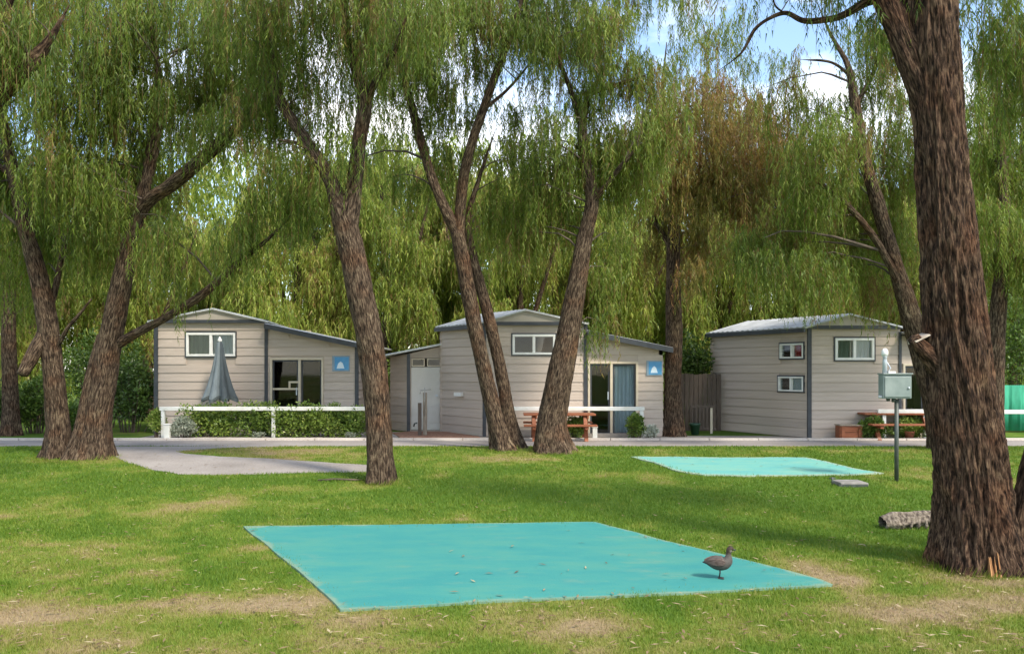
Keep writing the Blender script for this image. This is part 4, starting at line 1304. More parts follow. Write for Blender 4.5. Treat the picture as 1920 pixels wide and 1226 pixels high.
# --- big furrowed trunk on the right
g5 = G(1832, 1062)
t5 = tree('massive furrowed brown trunk rising beside the bleached log', g5.y,
     [[(1832, 1066, 196), (1829, 1020, 178), (1825, 960, 160), (1820, 880, 148), (1808, 780, 140), (1797, 680, 135), (1788, 580, 130), (1778, 460, 121), (1768, 350, 112), (1758, 220, 106), (1750, 100, 102), (1745, 0, 98), (1740, -150, 88), (1730, -320, 70)],
      [(1764, 300, 50), (1742, 215, 54), (1706, 105, 56), (1664, 0, 52, 0.1), (1610, -120, 46, 0.2), (1540, -260, 34, 0.4)],
      [(1668, -5, 26, 0.1), (1628, 3, 20, 0.25), (1570, 33, 15, 0.4), (1510, 40, 12, 0.5), (1470, 25, 9, 0.6), (1420, 50, 8, 0.7), (1390, 100, 7, 0.8), (1345, 135, 4, 0.9)],
      [(1470, 25, 6, 0.6), (1452, 8, 5, 0.5), (1448, -30, 4, 0.4)],
      [(1778, 705, 70), (1745, 672, 44, -0.05), (1722, 646, 30, -0.1), (1712, 634, 26, -0.12)],
      [(1908, 1064, 100, 0.1), (1915, 1000, 56, 0.1), (1924, 930, 44, 0.15), (1938, 850, 38, 0.2), (1962, 740, 34, 0.3), (1990, 600, 30, 0.4), (2030, 400, 26, 0.6), (2050, 150, 20, 0.8)]],
     [(1890, 20, 110, 0.8), (1870, -80, 140, 0.3), (1940, 120, 90, 0.6), (1750, -280, 200, 0), (1600, -200, 150, 0.4), (1480, -150, 120, 0.8), (2050, 50, 150, 0.5), (1640, 30, 40, 0.4), (1550, -40, 60, 0.5), (1900, 190, 60, 0.8), (1380, -60, 70, 0.9)],
     bark=BARK_BIG, leaves=(24, 0.115, 0.013), strand=(0.35, 0.8), dens=1.3, seg=150, step=0.028, ridge=0.17, flare=0.26, kf=12.0, tint0=0.36)
o5 = t5.location
# torn orange heartwood strip at its foot and the pale face of the sawn stub
p = P(1868, 1062, g5.y - 0.455)
m = MB()
for k in range(7):
    xx = -0.05 + k * 0.016 + random.uniform(-.004, .004); hh = random.uniform(0.10, 0.34) * (1 - abs(k - 3) * .12)
    m.add([(xx, -.02 + .012 * math.sin(k * 2), -0.06), (xx + .018, -.025 + .012 * math.cos(k * 2), -0.06), (xx + .014, 0.05, hh), (xx + .006, 0.05, hh + .02), (xx, .06, -.06), (xx + .018, .06, -.06), (xx + .014, .09, hh)], [(0, 1, 2, 3), (0, 3, 6, 4), (1, 5, 6, 2)])
m.build('torn_heartwood', SPLIT, t5, (p.x - o5.x, p.y - o5.y, 0.0))
a, b = P(1711, 640, g5.y - 0.13), P(1738, 627, g5.y - 0.08)
m = MB(); v0 = Vector(a) - o5; v1 = Vector(b) - o5
m.add([v0 + Vector((0, -.06, 0)), v1 + Vector((0, -.06, 0)), v1 + Vector((0, .12, .02)), v0 + Vector((0, .12, .02)), v0 + Vector((.012, -.06, -.012)), v1 + Vector((.01, -.06, -.012)), v1 + Vector((.01, .12, -.03)), v0 + Vector((.01, .12, -.03))],
      [(0, 1, 2, 3), (0, 4, 5, 1), (1, 5, 6, 2), (2, 6, 7, 3), (3, 7, 4, 0)])
m.build('sawn_face', CUT, t5)

# --- spreading tree on the left
g1 = G(150, 858)
tree('spreading tree with two thick forked trunks beside the driveway', g1.y,
     [[(108, 862, 62, 0.1), (108, 800, 50, 0.1), (100, 700, 45), (88, 600, 44), (70, 510, 38), (48, 430, 32), (28, 340, 29), (8, 240, 25), (-10, 130, 20), (-20, 20, 15)],
      [(178, 862, 72), (182, 800, 62), (196, 700, 62), (214, 600, 52), (232, 510, 44), (252, 420, 36), (278, 320, 30), (296, 210, 24), (292, 100, 18), (270, -20, 12)],
      [(146, 862, 50, -0.1), (158, 790, 36, -0.05), (175, 700, 34), (195, 630, 30)],
      [(238, 480, 30), (268, 390, 30, -0.3), (320, 348, 32, -0.6), (360, 315, 32, -0.9), (420, 262, 28, -1.2), (490, 200, 20, -1.5), (540, 140, 12, -1.8)],
      [(222, 645, 24), (255, 625, 22, -0.2), (310, 596, 19, -0.5), (380, 552, 18, -0.8), (445, 495, 15, -1.1), (500, 450, 12, -1.4), (548, 405, 8, -1.6)],
      [(84, 625, 34), (64, 662, 32, -0.2), (42, 702, 29, -0.4)],
      [(106, 655, 10), (125, 618, 9, -0.2), (150, 588, 7, -0.3), (172, 560, 4, -0.4)],
      [(90, 590, 16, 0.1), (104, 540, 14, 0.2), (116, 480, 11, 0.4), (140, 400, 7, 0.6)],
      [(28, 340, 12), (-30, 280, 10, 0.3), (-90, 200, 6, 0.5)]],
     [(40, 40, 120), (170, 20, 130), (310, 50, 130), (430, 40, 110), (100, 160, 130), (240, 180, 130), (370, 170, 105), (470, 110, 90), (30, 300, 100, 1.4), (150, 320, 115), (260, 330, 95, 0.6), (100, 430, 85, 1.4), (200, 440, 75, 0.4), (300, 440, 60, -0.8),
      (440, 430, 55, -1.2), (530, 385, 55, -1.5), (555, 330, 50, -1.6), (480, 350, 40, -1.4), (400, 240, 50, -1), (150, -130, 170), (370, -120, 160), (-90, 100, 150), (-60, 330, 110), (500, 200, 60, -1.5), (40, 500, 50, 1.4), (330, 500, 35, -0.6)],
     dens=1.05, tint0=0.40, leaves=(24, 0.14, 0.020), flare=0.55, slim=0.80)

# --- single forked tree by the near lawn
g2 = G(713, 904)
tree('single dark trunk forking high above the middle of the lawn', g2.y,
     [[(714, 908, 62), (713, 860, 58), (709, 790, 56), (703, 710, 58), (694, 640, 60), (678, 560, 58), (664, 490, 56), (648, 420, 56), (640, 385, 50)],
      [(646, 415, 46), (622, 345, 34), (588, 285, 28, 0.2), (552, 232, 25, 0.4), (522, 180, 23, 0.5), (506, 100, 19, 0.6), (488, 0, 15, 0.8), (470, -120, 9, 1.0)],
      [(650, 425, 50), (664, 345, 38), (674, 262, 33, -0.2), (684, 190, 30, -0.3), (666, 120, 26, -0.4), (648, 50, 22, -0.5), (640, -60, 17, -0.6), (650, -180, 10, -0.7)],
      [(684, 200, 18, -0.3), (706, 150, 15, -0.6), (740, 95, 12, -0.9), (770, 10, 8, -1.2)],
      [(590, 290, 12, 0.2), (560, 270, 9, 0.0), (520, 262, 6, -0.2)]],
     [(520, 50, 110), (620, 0, 110), (710, 20, 90), (570, 130, 60, 0.5), (480, 180, 65, 0.8), (650, 110, 55), (730, 90, 50, -0.8), (600, -130, 160), (740, -110, 130), (470, -60, 110), (555, 300, 45, 0.2), (600, 245, 35, 0.3), (510, 290, 35, 0.2), (600, 190, 36, 0.8, .4), (545, 215, 36, 1.0, .4), (640, 200, 34, .8, .4), (700, 190, 34, .6, .4), (790, 10, 70, -1), (640, 280, 26, -.3)],
     dens=1.25, leaves=(24, 0.125, 0.016), strand=(0.45, 1.0), tint0=0.40)

# --- twin stemmed tree and leaning tree sharing one root mound
g3 = G(945, 843)
tree('slender tree with two close stems joined at the root mound', g3.y,
     [[(944, 848, 58), (930, 790, 44), (914, 720, 40), (894, 630, 38), (880, 560, 37), (868, 490, 36), (857, 435, 34)],
      [(858, 440, 30), (818, 355, 25), (792, 275, 24, 0.2), (768, 185, 20, 0.4), (748, 110, 17, 0.6), (732, 0, 13, 0.8), (720, -120, 8, 1)],
      [(860, 445, 30), (866, 360, 28), (880, 285, 24, -0.2), (910, 195, 22, -0.4), (940, 112, 21, -0.6), (970, 32, 17, -0.8), (992, -80, 11, -1)],
      [(966, 848, 48, 0.35), (952, 770, 33, 0.4), (938, 690, 31, 0.4), (920, 610, 30, 0.4), (903, 545, 27, 0.4), (886, 480, 24, 0.35), (878, 410, 18, 0.4), (900, 330, 12, 0.6), (930, 240, 8, 1.0)],
      [(908, 205, 10, -0.4), (950, 170, 8, 0), (985, 130, 6, 0.4), (1010, 95, 4, 0.6)]],
     [(770, 20, 95), (860, 10, 95), (960, 20, 85), (800, 120, 60), (850, 190, 55), (730, 130, 50, 0.8), (830, 290, 45), (740, 60, 70, 0.9), (1000, 60, 65), (940, 370, 50, .8), (840, -120, 160), (980, -120, 130), (960, 300, 35, 1), (790, 210, 36, .3), (910, 400, 34, .6), (895, 110, 42, 0.5), (960, 200, 55, 1.2, .4), (985, 270, 50, 1.5, .4), (900, 250, 40, 1.0, .4), (720, 230, 50, 1.2, .4), (760, 330, 45, 1.0, .7), (680, 300, 45, 1.5, .4)],
     dens=1.15, tint0=0.44, slim=0.74, flare=0.5)
g3b = G(1040, 847)
tree('thick leaning tree tilting right from the root mound by the road', g3b.y,
     [[(1038, 852, 82), (1034, 800, 70), (1046, 725, 62), (1064, 635, 54), (1080, 545, 47), (1094, 460, 39), (1110, 378, 33), (1098, 305, 27, 0.1), (1092, 235, 22, 0.2), (1108, 172, 18, 0.3), (1142, 118, 13, 0.5), (1150, 40, 8, 0.6)],
      [(1094, 250, 16, 0.2), (1070, 170, 12, 0), (1040, 90, 9, -0.2), (1020, 0, 6, -0.4)],
      [(1110, 175, 12, 0.3), (1160, 158, 9, 0.1), (1215, 140, 7, 0)],
      [(1108, 385, 15), (1150, 330, 12, -0.4), (1200, 270, 9, -0.8)]],
     [(1060, 40, 80), (1140, 40, 80), (1110, 170, 62), (1190, 130, 75), (1050, 220, 40), (1140, 260, 75), (1030, 330, 65), (1000, 420, 55, 0.7), (1060, 290, 60), (1220, 220, 75), (1190, 310, 65), (1060, 400, 45, 0.9), (1100, -110, 150), (1230, -60, 110), (1160, 345, 35), (1130, 600, 30, 0.2), (1135, 500, 30, .3), (1020, 140, 55, 1.2, .4), (1010, 240, 45, 1.5, .4), (1160, 440, 34, 1, .6), (1280, 90, 60, 1.0, .4), (1340, 40, 60, 1.4, .5)],
     dens=1.15, tint0=0.46, browns=0.14, slim=0.78, flare=0.5)

# --- straight tree hard against the cabins
g4 = G(1262, 818)
tree('straight slim tree standing at the cabin corner by the blue sign', g4.y,
     [[(1263, 822, 52), (1262, 770, 42), (1262, 700, 38), (1264, 620, 36), (1262, 520, 32), (1263, 440, 28), (1268, 360, 22), (1256, 280, 18), (1242, 180, 14), (1250, 80, 9)],
      [(1264, 430, 16), (1310, 350, 14, -0.3), (1370, 290, 11, -0.6), (1440, 240, 8, -0.9)],
      [(1262, 470, 13), (1220, 400, 10, 0.3), (1190, 330, 7, 0.5)],
      [(1266, 370, 12), (1300, 250, 10, 0.4), (1330, 150, 7, 0.6)]],
     [(1250, 300, 85), (1310, 330, 85), (1270, 220, 85), (1350, 240, 85), (1420, 290, 85), (1480, 270, 75), (1380, 350, 80), (1300, 430, 60), (1440, 370, 70), (1240, 400, 50), (1320, 160, 65), (1400, 210, 60), (1500, 330, 55), (1180, 260, 50), (1300, 500, 34), (1225, 460, 28)],
     material=LEAF_BROWN, dens=0.95, tint0=0.48, browns=0.12, leaves=(24, 0.14, 0.022))

# --- mottled tree behind the big trunk
tree('mottled trunk leaning left behind the massive furrowed trunk', 18.6,
     [[(1772, 838, 60), (1756, 770, 52), (1738, 700, 46), (1716, 620, 42), (1692, 540, 37), (1662, 440, 31), (1638, 355, 28), (1618, 285, 26), (1602, 190, 23), (1590, 125, 18), (1556, 62, 12), (1530, 0, 8)],
      [(1696, 552, 18), (1645, 455, 15, -0.2), (1595, 392, 13, -0.4), (1535, 342, 10, -0.6), (1480, 312, 6, -0.8)],
      [(1604, 200, 12), (1640, 130, 9, 0.3), (1660, 50, 6, 0.5)],
      [(1602, 150, 8), (1560, 118, 6, .2), (1500, 112, 4, .4)]],
     [(1560, 250, 75), (1640, 260, 70, 1.3), (1520, 340, 75), (1610, 360, 75, 1.4), (1480, 420, 75), (1570, 460, 75, 1.2), (1660, 440, 65, 1.4), (1690, 330, 55, 1.3), (1640, 120, 40), (1680, 180, 45), (1530, 500, 55), (1640, 530, 45, 1.4), (1720, 250, 50), (1610, 60, 45), (1450, 480, 55), (1400, 440, 50), (1680, 60, 55), (1480, 130, 34), (1440, 190, 50, 1, .6), (1520, 190, 55, 1.0, .7), (1400, 110, 40, 1.4, .5), (1600, 160, 40, .6, .7)],
     dens=1.1, tint0=0.46, browns=0.16, twig_every=11)
tree('reddish slim tree with a side limb at the right edge of the big trunk', 17.5,
     [[(1866, 842, 44), (1866, 760, 38), (1868, 660, 35), (1872, 570, 32), (1880, 490, 26), (1884, 390, 21), (1878, 290, 18), (1872, 190, 13), (1890, 80, 8)],
      [(1880, 520, 16), (1902, 482, 15, -0.2), (1930, 440, 12, -0.4), (1980, 380, 7, -0.6)]],
     [(1880, 300, 80), (1910, 420, 75), (1850, 200, 70), (1930, 220, 90), (1860, 470, 45), (1960, 330, 90), (1890, 100, 70), (1840, 380, 40), (1950, 480, 60)],
     dens=1.1, tint0=0.50)
# --- trees at the left edge
tree('pale slim trunk by the dark shrubs across the road', 22.4,
     [[(22, 822, 40), (20, 770, 34), (18, 700, 31), (16, 630, 30), (18, 550, 27), (28, 450, 20), (20, 350, 14), (10, 250, 8)],
      [(18, 560, 12), (50, 500, 10, 0.3), (75, 420, 7, 0.5)]],
     [(20, 470, 70), (-40, 420, 80), (60, 540, 55), (10, 380, 70), (80, 440, 60), (0, 560, 40)], dens=1.0, tint0=0.45)
tree('dark near tree reaching thick limbs in past the lawn edge', 10.5,
     [[(-210, 1010, 150), (-190, 800, 120), (-150, 600, 110), (-110, 400, 95), (-70, 260, 80)],
      [(-80, 280, 70), (-30, 195, 60), (20, 152, 44), (62, 112, 34), (95, 72, 20), (130, 10, 10)],
      [(-75, 280, 70), (-50, 160, 62, 0.2), (-20, 60, 52, 0.3), (8, -10, 44, 0.4), (40, -130, 28, 0.5)]],
     [(-60, 30, 120), (60, -80, 120), (10, 60, 70), (100, 20, 60, 0.6), (-180, -60, 160), (170, -90, 90, 0.8)], dens=1.5, leaves=(24, 0.12, 0.015), strand=(0.4, 0.9), seg=40, bark=BARK_BIG, kf=14.0)

# --- wood behind the cabins: every tree its own
def back_tree(px, Y, top_py, wpx, mat_, tint0, label):
    gy0 = HOR + CZ * F / Y
    lean = random.uniform(-25, 25)
    mid = top_py + (gy0 - top_py) * 0.45
    st = [[(px, gy0 + 2, random.uniform(20, 30)), (px + lean * .3, gy0 - 90, 20), (px + lean * .7, mid, 15), (px + lean, top_py + 60, 8)],
          [(px + lean * .4, gy0 - 110, 12), (px - 40, mid, 9, 0.5), (px - 75, top_py + 70, 5, 0.9)],
          [(px + lean * .5, gy0 - 125, 12), (px + 45, mid - 20, 9, -0.4), (px + 85, top_py + 60, 5, -0.8)]]
    cl = []
    for q in range(11):
        a = q / 11
        cl.append((px + lean * (1 - a) + random.uniform(-wpx, wpx) * (0.55 + 0.5 * a), top_py + 35 + (gy0 - 165 - top_py) * a + random.uniform(-15, 15), random.uniform(38, 56), random.uniform(-1.4, 1.4)))
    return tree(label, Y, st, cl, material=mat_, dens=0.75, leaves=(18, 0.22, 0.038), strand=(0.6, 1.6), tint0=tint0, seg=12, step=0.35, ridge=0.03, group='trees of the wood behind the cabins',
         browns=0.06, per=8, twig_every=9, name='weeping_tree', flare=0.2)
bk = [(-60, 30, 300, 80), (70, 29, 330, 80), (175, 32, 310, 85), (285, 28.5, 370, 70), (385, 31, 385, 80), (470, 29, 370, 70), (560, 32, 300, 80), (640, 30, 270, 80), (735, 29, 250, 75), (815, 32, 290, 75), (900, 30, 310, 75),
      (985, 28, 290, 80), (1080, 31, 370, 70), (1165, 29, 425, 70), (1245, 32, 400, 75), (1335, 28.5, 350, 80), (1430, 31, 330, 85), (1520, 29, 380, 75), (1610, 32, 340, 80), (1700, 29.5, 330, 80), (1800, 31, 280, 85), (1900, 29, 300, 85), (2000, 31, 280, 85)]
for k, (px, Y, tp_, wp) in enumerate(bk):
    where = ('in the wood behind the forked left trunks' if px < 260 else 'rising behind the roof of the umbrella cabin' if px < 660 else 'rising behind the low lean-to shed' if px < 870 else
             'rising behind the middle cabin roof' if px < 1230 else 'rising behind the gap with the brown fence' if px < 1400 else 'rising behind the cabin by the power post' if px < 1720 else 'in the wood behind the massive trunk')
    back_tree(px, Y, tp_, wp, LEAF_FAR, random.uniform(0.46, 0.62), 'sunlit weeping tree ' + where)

# far belt of foliage that closes the view between the trunks
n = 24000
fx = RNG.uniform(-34, 34, n); fy = RNG.uniform(36, 44, n)
hh = 11.2 + 3.6 * fbm(fx * .22, fy * .1, 2.0, 3) - 1.2
fz = 0.3 + (hh - 0.3) * RNG.random(n) ** 0.8
rt = np.stack([fx, fy, fz], 1)
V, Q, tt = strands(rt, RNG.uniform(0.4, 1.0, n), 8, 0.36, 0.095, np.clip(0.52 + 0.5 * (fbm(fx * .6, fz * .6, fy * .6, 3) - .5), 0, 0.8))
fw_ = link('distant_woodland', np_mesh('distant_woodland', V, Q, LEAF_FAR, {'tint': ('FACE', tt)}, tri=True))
tag(fw_, 'dense green woodland closing the view behind the weeping trees', 'woodland', kind='stuff')

# ------------------------------------------------------------------ shrubs and hedges
def shrub(label, x, y, rx, ry, h, leaves, size, material, tint0=0.5, box=False, z0=0.0, group=None, name='shrub', cat='shrub', nclump=26):
    r = empty(name, (x, y, z0), 0, label, cat, group)
    k = nclump
    if box:
        cc = np.stack([RNG.uniform(-rx, rx, k), RNG.uniform(-ry, ry, k), RNG.uniform(0.15, 0.92, k) * h], 1)
        cr = np.full(k, min(ry, h * .3) * 1.0)
    else:
        d = RNG.standard_normal((k, 3)); d /= np.linalg.norm(d, axis=1)[:, None]
        rr = RNG.random(k) ** .5
        cc = d * rr[:, None] * np.array([rx, ry, h * .46]) * .8 + np.array([0, 0, h * .52])
        cr = np.full(k, min(rx, h) * .32)
    idx = RNG.integers(0, k, leaves)
    d = RNG.standard_normal((leaves, 3)); d /= np.linalg.norm(d, axis=1)[:, None]
    p = cc[idx] + d * (cr[idx] * (0.55 + .55 * RNG.random(leaves)))[:, None]
    p[:, 2] = np.clip(p[:, 2], 0.02, None)
    dv = d + 0.8 * RNG.standard_normal((leaves, 3)) + np.array([0, -.1, .25]); dv /= np.linalg.norm(dv, axis=1)[:, None]
    sv = np.cross(dv, RNG.standard_normal((leaves, 3))); sv /= np.linalg.norm(sv, axis=1)[:, None] + 1e-9
    L = size * (.6 + .7 * RNG.random(leaves)); W = L * .5
    V = np.stack([p, p + dv * (L * .5)[:, None] + sv * (W / 2)[:, None], p + dv * L[:, None], p + dv * (L * .5)[:, None] - sv * (W / 2)[:, None]], 1).reshape(-1, 3)
    tt = np.clip(tint0 + .25 * (fbm(p[:, 0] * 2, p[:, 1] * 2, p[:, 2] * 2, 3) - .5) * 2 + .14 * RNG.standard_normal(leaves), 0, 1)
    f = link('foliage', np_mesh('foliage', V, np.arange(4 * leaves).reshape(-1, 4), material, {'tint': ('FACE', tt)}), r); tag(f, kind='stuff')
    m = MB()
    for i in range(0, k, 2):
        b0 = Vector((cc[i][0] * .5 + random.uniform(-.05, .05), cc[i][1] * .5, -0.03))
        m.tube([b0, Vector(cc[i]) * .6 + b0 * .4, Vector(cc[i])], [0.014, 0.010, 0.005], 5, 0, False)
    s = m.build('stems', TWIG, r); tag(s, kind='stuff')
    return r

yh = 21.95
shrub('clipped green hedge left of the middle rail post', X(432, yh), yh, (510 - 350) / 2 / F * yh, 0.30, 0.74, 11000, 0.075, HEDGE_LEAF, 0.56, True, 0.01, 'hedge under the long white rail', 'hedge', 'hedge', 60)
shrub('clipped green hedge right of the middle rail post', X(600, yh), yh, (690 - 520) / 2 / F * yh, 0.30, 0.73, 11000, 0.075, HEDGE_LEAF, 0.56, True, 0.01, 'hedge under the long white rail', 'hedge', 'hedge', 60)
shrub('yellow green bushy shrub at the end of the long white rail', X(292, 21.7), 21.7, 0.27, 0.25, 0.75, 2600, 0.075, HEDGE_LEAF, 0.72, False, 0.01)
shrub('pale silver leaved shrub between hedge and stub post', X(343, 21.5), 21.5, 0.33, 0.26, 0.52, 3200, 0.06, SILVER_LEAF, 0.5, False, 0.01)
for k, px in enumerate((485, 655)):
    shrub('low silver leaved plant at the foot of the hedge', X(px, 21.45), 21.45, 0.16, 0.10, 0.15, 420, 0.045, SILVER_LEAF, 0.25, False, 0.01, 'silver plants at the hedge foot', nclump=10)
shrub('small green bush under the table end by the leaning trunk', X(1083, 21.2), 21.2, 0.28, 0.22, 0.62, 2600, 0.07, HEDGE_LEAF, 0.55, False, 0.01)
shrub('green bush at the right end of the rail by curtained door', X(1192, 21.1), 21.1, 0.27, 0.22, 0.66, 2600, 0.07, HEDGE_LEAF, 0.5, False, 0.01)
shrub('white flecked pale shrub beside the straight slim tree', X(1219, 21.0), 21.0, 0.20, 0.18, 0.40, 1500, 0.05, SILVER_LEAF, 0.7, False, 0.01)
shrub('dark rich green bush right of the red planter box', X(1636, 21.05), 21.05, 0.40, 0.24, 0.55, 4200, 0.07, HEDGE_LEAF, 0.42, False, 0.01, nclump=34)
shrub('light green bush below the red picnic table', X(1706, 21.2), 21.2, 0.52, 0.24, 0.52, 4200, 0.07, HEDGE_LEAF, 0.62, False, 0.01, nclump=34)
# understorey at the edges
for label, px, Y, rx, h, t0 in (('dark dense shrub filling the gap left of the umbrella cabin', 245, 23.6, 1.0, 2.3, 0.10), ('tall shady bush behind the forked trunks', 190, 25.5, 1.5, 3.2, 0.25), ('leafy bush between pale slim trunk and forked trunks', 66, 23.2, 0.6, 1.7, 0.35),
                                ('shaded bush at the road edge beyond the pale slim trunk', -30, 23.0, 0.9, 1.6, 0.2), ('dark glossy bush hanging over the brown paling fence', 1300, 24.8, 0.75, 3.1, 0.12),
                                ('tall glossy bush rising over the green shade screen', 1915, 25.0, 1.6, 4.6, 0.35), ('dark shrub behind the lean-to shed', 770, 27.0, 1.8, 2.2, 0.4), ('leafy bush behind the roof of the middle cabin', 1180, 27.5, 1.6, 2.8, 0.5),
                                ('bush behind the side wall of the cabin by power post', 1420, 27.5, 1.6, 2.6, 0.5), ('bush behind the long skillion roof of the umbrella cabin', 620, 29.3, 1.8, 3.0, 0.45), ('dusky bush beyond the road at the lawn edge', 130, 22.6, 0.5, 0.8, 0.3)):
    shrub(label, X(px, Y), Y, rx, rx * .7, h, int(4200 * max(rx, .8)), 0.11, HEDGE_LEAF, t0, False, 0.0, nclump=44)
# longer grass left uncut round the feet of the trees
vv_, tt_ = [], []
for (px, py, rr_, k) in ((1829, 1062, 0.50, 1700), (1900, 1066, 0.35, 600), (714, 905, 0.30, 700), (145, 860, 0.62, 1000), (950, 846, 0.36, 500), (1040, 849, 0.42, 600)):
    g = G(px, py)
    q = RNG.random(k) * 2 * np.pi; rad_ = rr_ * (0.85 + 0.5 * RNG.random(k) ** 2)
    x = g.x + np.cos(q) * rad_; y = g.y + np.sin(q) * rad_ * 0.9
    h = 0.03 + 0.09 * RNG.random(k) ** 2 * fbm(x * 5, y * 5, 2.2, 2) * 2; z = gz(x, y) - 0.005
    a = RNG.random(k) * 6.283; w = 0.005
    V = np.stack([np.stack([x - np.cos(a) * w, y - np.sin(a) * w, z], 1), np.stack([x + np.cos(a) * w, y + np.sin(a) * w, z], 1), np.stack([x + h * .5 * np.cos(q + 1), y + h * .5 * np.sin(q + 1), z + h], 1)], 1)
    vv_.append(V.reshape(-1, 3)); tt_.append(np.clip(0.35 + 0.25 * RNG.standard_normal(k), 0, 1))
V = np.vstack(vv_)
tg = link('grass', np_mesh('grass', V, np.arange(len(V)).reshape(-1, 3), GRASS, {'tint': ('FACE', np.concatenate(tt_))}, tri=True))
tag(tg, 'longer uncut grass tufts round the feet of the trees', 'grass', kind='stuff')
# ------------------------------------------------------------------ bleached log
gl = G(1655, 990)
lg = empty('fallen_log', (gl.x, gl.y, gl.z), 0, 'bleached rotting log lying behind the massive trunk', 'log')
pts = [(0.0, 0, 0.06), (0.15, 0.02, 0.075), (0.35, 0.05, 0.085), (0.55, 0.10, 0.10), (0.8, 0.16, 0.10), (1.1, 0.22, 0.08)]
me, c, r = limb_mesh('log', pts, [0.10, 0.125, 0.115, 0.105, 0.10, 0.06], 56, 0.02, DEADWOOD, 0.24, 0, 5.5, kf=9.0)
link('log', me, lg)
for k in range(7):
    x = 0.02 + k * .1
    m = MB(); m.tube([(x, -.06, 0.0), (x + .01, -.085, .05), (x + .03 + random.uniform(-.02, .02), -.07, .12 + random.uniform(-.02, .03))], [0.022, 0.02, 0.007], 6)
    m.build('splinter', DEADWOOD, lg)
# dark sticks standing in for the trunk's shadow streak on the lawn
g = G(636, 902)
m = MB(); m.tube([(-0.36, 0, 0.02), (-.1, .02, .035), (.2, -.01, .03), (.42, .03, .02)], [0.012, 0.018, 0.016, 0.008], 7)
m.tube([(-0.1, .02, .03), (-.22, -.08, .03)], [.01, .005], 6)
o = m.build('shadow_streak', TWIG, None, (g.x, g.y, g.z)); tag(o, 'thin dark streak standing in for the shadow of the forked single trunk', 'branch')

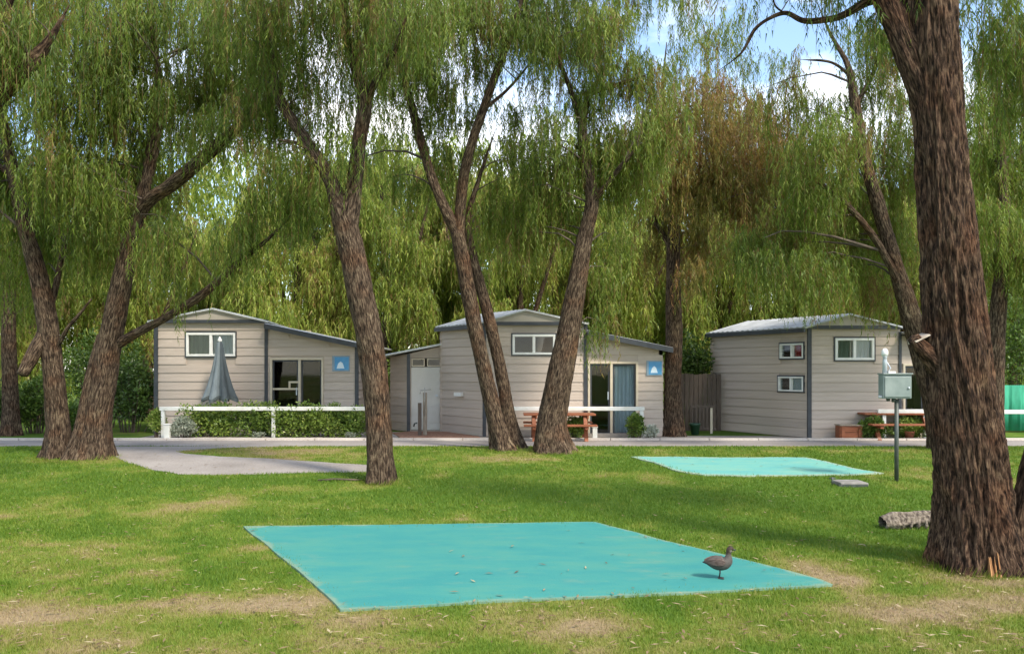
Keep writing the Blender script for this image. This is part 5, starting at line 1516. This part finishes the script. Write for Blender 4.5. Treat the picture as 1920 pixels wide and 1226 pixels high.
# ------------------------------------------------------------------ duck
def duck(px, py):
    g = G(px, py)
    z = g.z + 0.024
    D = empty('duck', (g.x, g.y, z), R(-12), 'grey brown duck with dark head standing on the bright teal slab', 'duck')
    rings = [(-.152, .150, .006, .004), (-.138, .151, .020, .009), (-.115, .153, .034, .020), (-.085, .153, .050, .040), (-.05, .151, .062, .057), (-.01, .148, .068, .069), (.03, .150, .068, .072), (.06, .157, .062, .068),
             (.082, .172, .050, .056), (.092, .196, .037, .042), (.095, .218, .027, .031), (.096, .238, .022, .025), (.098, .256, .022, .026), (.103, .272, .026, .030), (.110, .286, .0275, .031), (.120, .293, .025, .027), (.130, .292, .019, .020), (.138, .289, .011, .011), (.141, .288, .004, .004)]
    pts, rad = resample([(a, 0, b) for a, b, *_ in rings], list(range(len(rings))), 0.006)
    idx = rad
    W = np.interp(idx, range(len(rings)), [q[2] for q in rings]); H_ = np.interp(idx, range(len(rings)), [q[3] for q in rings])
    seg = 28
    t = np.gradient(pts, axis=0); t /= np.linalg.norm(t, axis=1)[:, None]
    up = np.stack([-t[:, 2], np.zeros(len(t)), t[:, 0]], 1)
    a = np.linspace(0, 2 * np.pi, seg, endpoint=False)
    V = pts[:, None, :] + up[:, None, :] * (np.sin(a)[None, :] * H_[:, None])[..., None] + np.array([0, 1.0, 0])[None, None, :] * (np.cos(a)[None, :] * W[:, None])[..., None]
    n = len(pts)
    V = V.reshape(-1, 3)
    ii, jj = np.meshgrid(np.arange(n - 1), np.arange(seg), indexing='ij')
    Q = np.stack([ii * seg + jj, ii * seg + (jj + 1) % seg, (ii + 1) * seg + (jj + 1) % seg, (ii + 1) * seg + jj], -1).reshape(-1, 4)[:, ::-1]
    # plumage
    x, y, zz_ = V[:, 0], V[:, 1], V[:, 2]
    colr = np.tile(np.array([0.068, 0.057, 0.047]), (len(V), 1))
    sp = fbm(x * 140, y * 140, zz_ * 140, 2)[:, None]
    colr = colr * (0.55 + 0.9 * sp)
    def blend(mask, c):
        nonlocal colr
        mask = np.clip(mask, 0, 1)[:, None]; colr = colr * (1 - mask) + np.array(c) * mask
    blend((0.105 - zz_) * 40, (0.035, 0.042, 0.032))
    blend((-0.085 - x) * 30, (0.030, 0.034, 0.034))
    blend(((0.192 - zz_) * -30) * (x < .06), (0.10, 0.085, 0.07))
    blend((zz_ - 0.235) * 50, (0.050, 0.026, 0.014))
    blend((zz_ - 0.298) * 90, (0.035, 0.02, 0.012))
    blend(np.exp(-(((x - .118) / .012) ** 2 + ((zz_ - .272) / .010) ** 2)) * 1.1, (0.24, 0.20, 0.15))
    m_, nn, ll_, b_ = nmat('duck_plumage')
    at = nn.new('ShaderNodeAttribute'); at.attribute_name = 'plumage'
    ll_.new(at.outputs['Vector'], b_.inputs['Base Color']); b_.inputs['Roughness'].default_value = 0.75
    body = link('body', np_mesh('body', V, Q, m_, {'plumage': ('POINT', colr)}, True), D)
    wg = mat('duck_wing', (0.05, 0.028, 0.020), (0.125, 0.085, 0.07), 0.75, 40, (0.6, 1, 2))
    dk = mat('duck_dark', (0.02, 0.02, 0.02), (0.04, 0.038, 0.035), 0.6, 30)
    for s in (-1, 1):
        m = MB(); rr = [(-.135, .004, .006), (-.11, .02, .022), (-.07, .03, .036), (-.02, .034, .044), (.03, .030, .040), (.058, .016, .02), (.064, .004, .004)]
        v, f = [], []
        for (xx, hz, hh2) in rr:
            base_w = float(np.interp(xx, [q[0] for q in rings[:9]], [q[2] for q in rings[:9]]))
            for k in range(10):
                q = 2 * math.pi * k / 10
                v.append((xx, s * (base_w * .88 + .010 + .007 * math.cos(q) * hz / .034), .166 + hh2 * math.sin(q) + .10 * min(0, xx + .05)* -0.0))
        for i in range(len(rr) - 1):
            for k in range(10): f.append((i * 10 + k, i * 10 + (k + 1) % 10, (i + 1) * 10 + (k + 1) % 10, (i + 1) * 10 + k))
        m.add(v, f, 0, True); m.build('wing', wg, D)
        m = MB(); yy = s * .026
        m.tube([(.012, yy, .10), (.016, yy, .055), (.008, yy, .008)], [.010, .0055, .005], 8)
        lgp = m.build('leg', dk, D)
        m = MB(); m.add([(.0, yy, .010), (.048, yy - .022, .002), (.056, yy, .002), (.048, yy + .022, .002), (-.008, yy, .002), (.045, yy - .02, -.001), (.045, yy + .02, -.001)], [(0, 1, 2), (0, 2, 3), (0, 4, 1), (0, 3, 4), (4, 6, 5)])
        m.build('foot', dk, lgp)
        m = MB(); m.lathe([(.001, -.004), (.004, -.002), (.004, .002), (.001, .004)], 0, 0, 8)
        m.build('eye', dk, D, (.119, s * .0245, .292))
    m = MB(); m.tube([(.130, 0, .288), (.146, 0, .284), (.158, 0, .280), (.164, 0, .278)], [.012, .0085, .0075, .003], 10); m.build('bill', dk, D)
duck(1347, 1088)
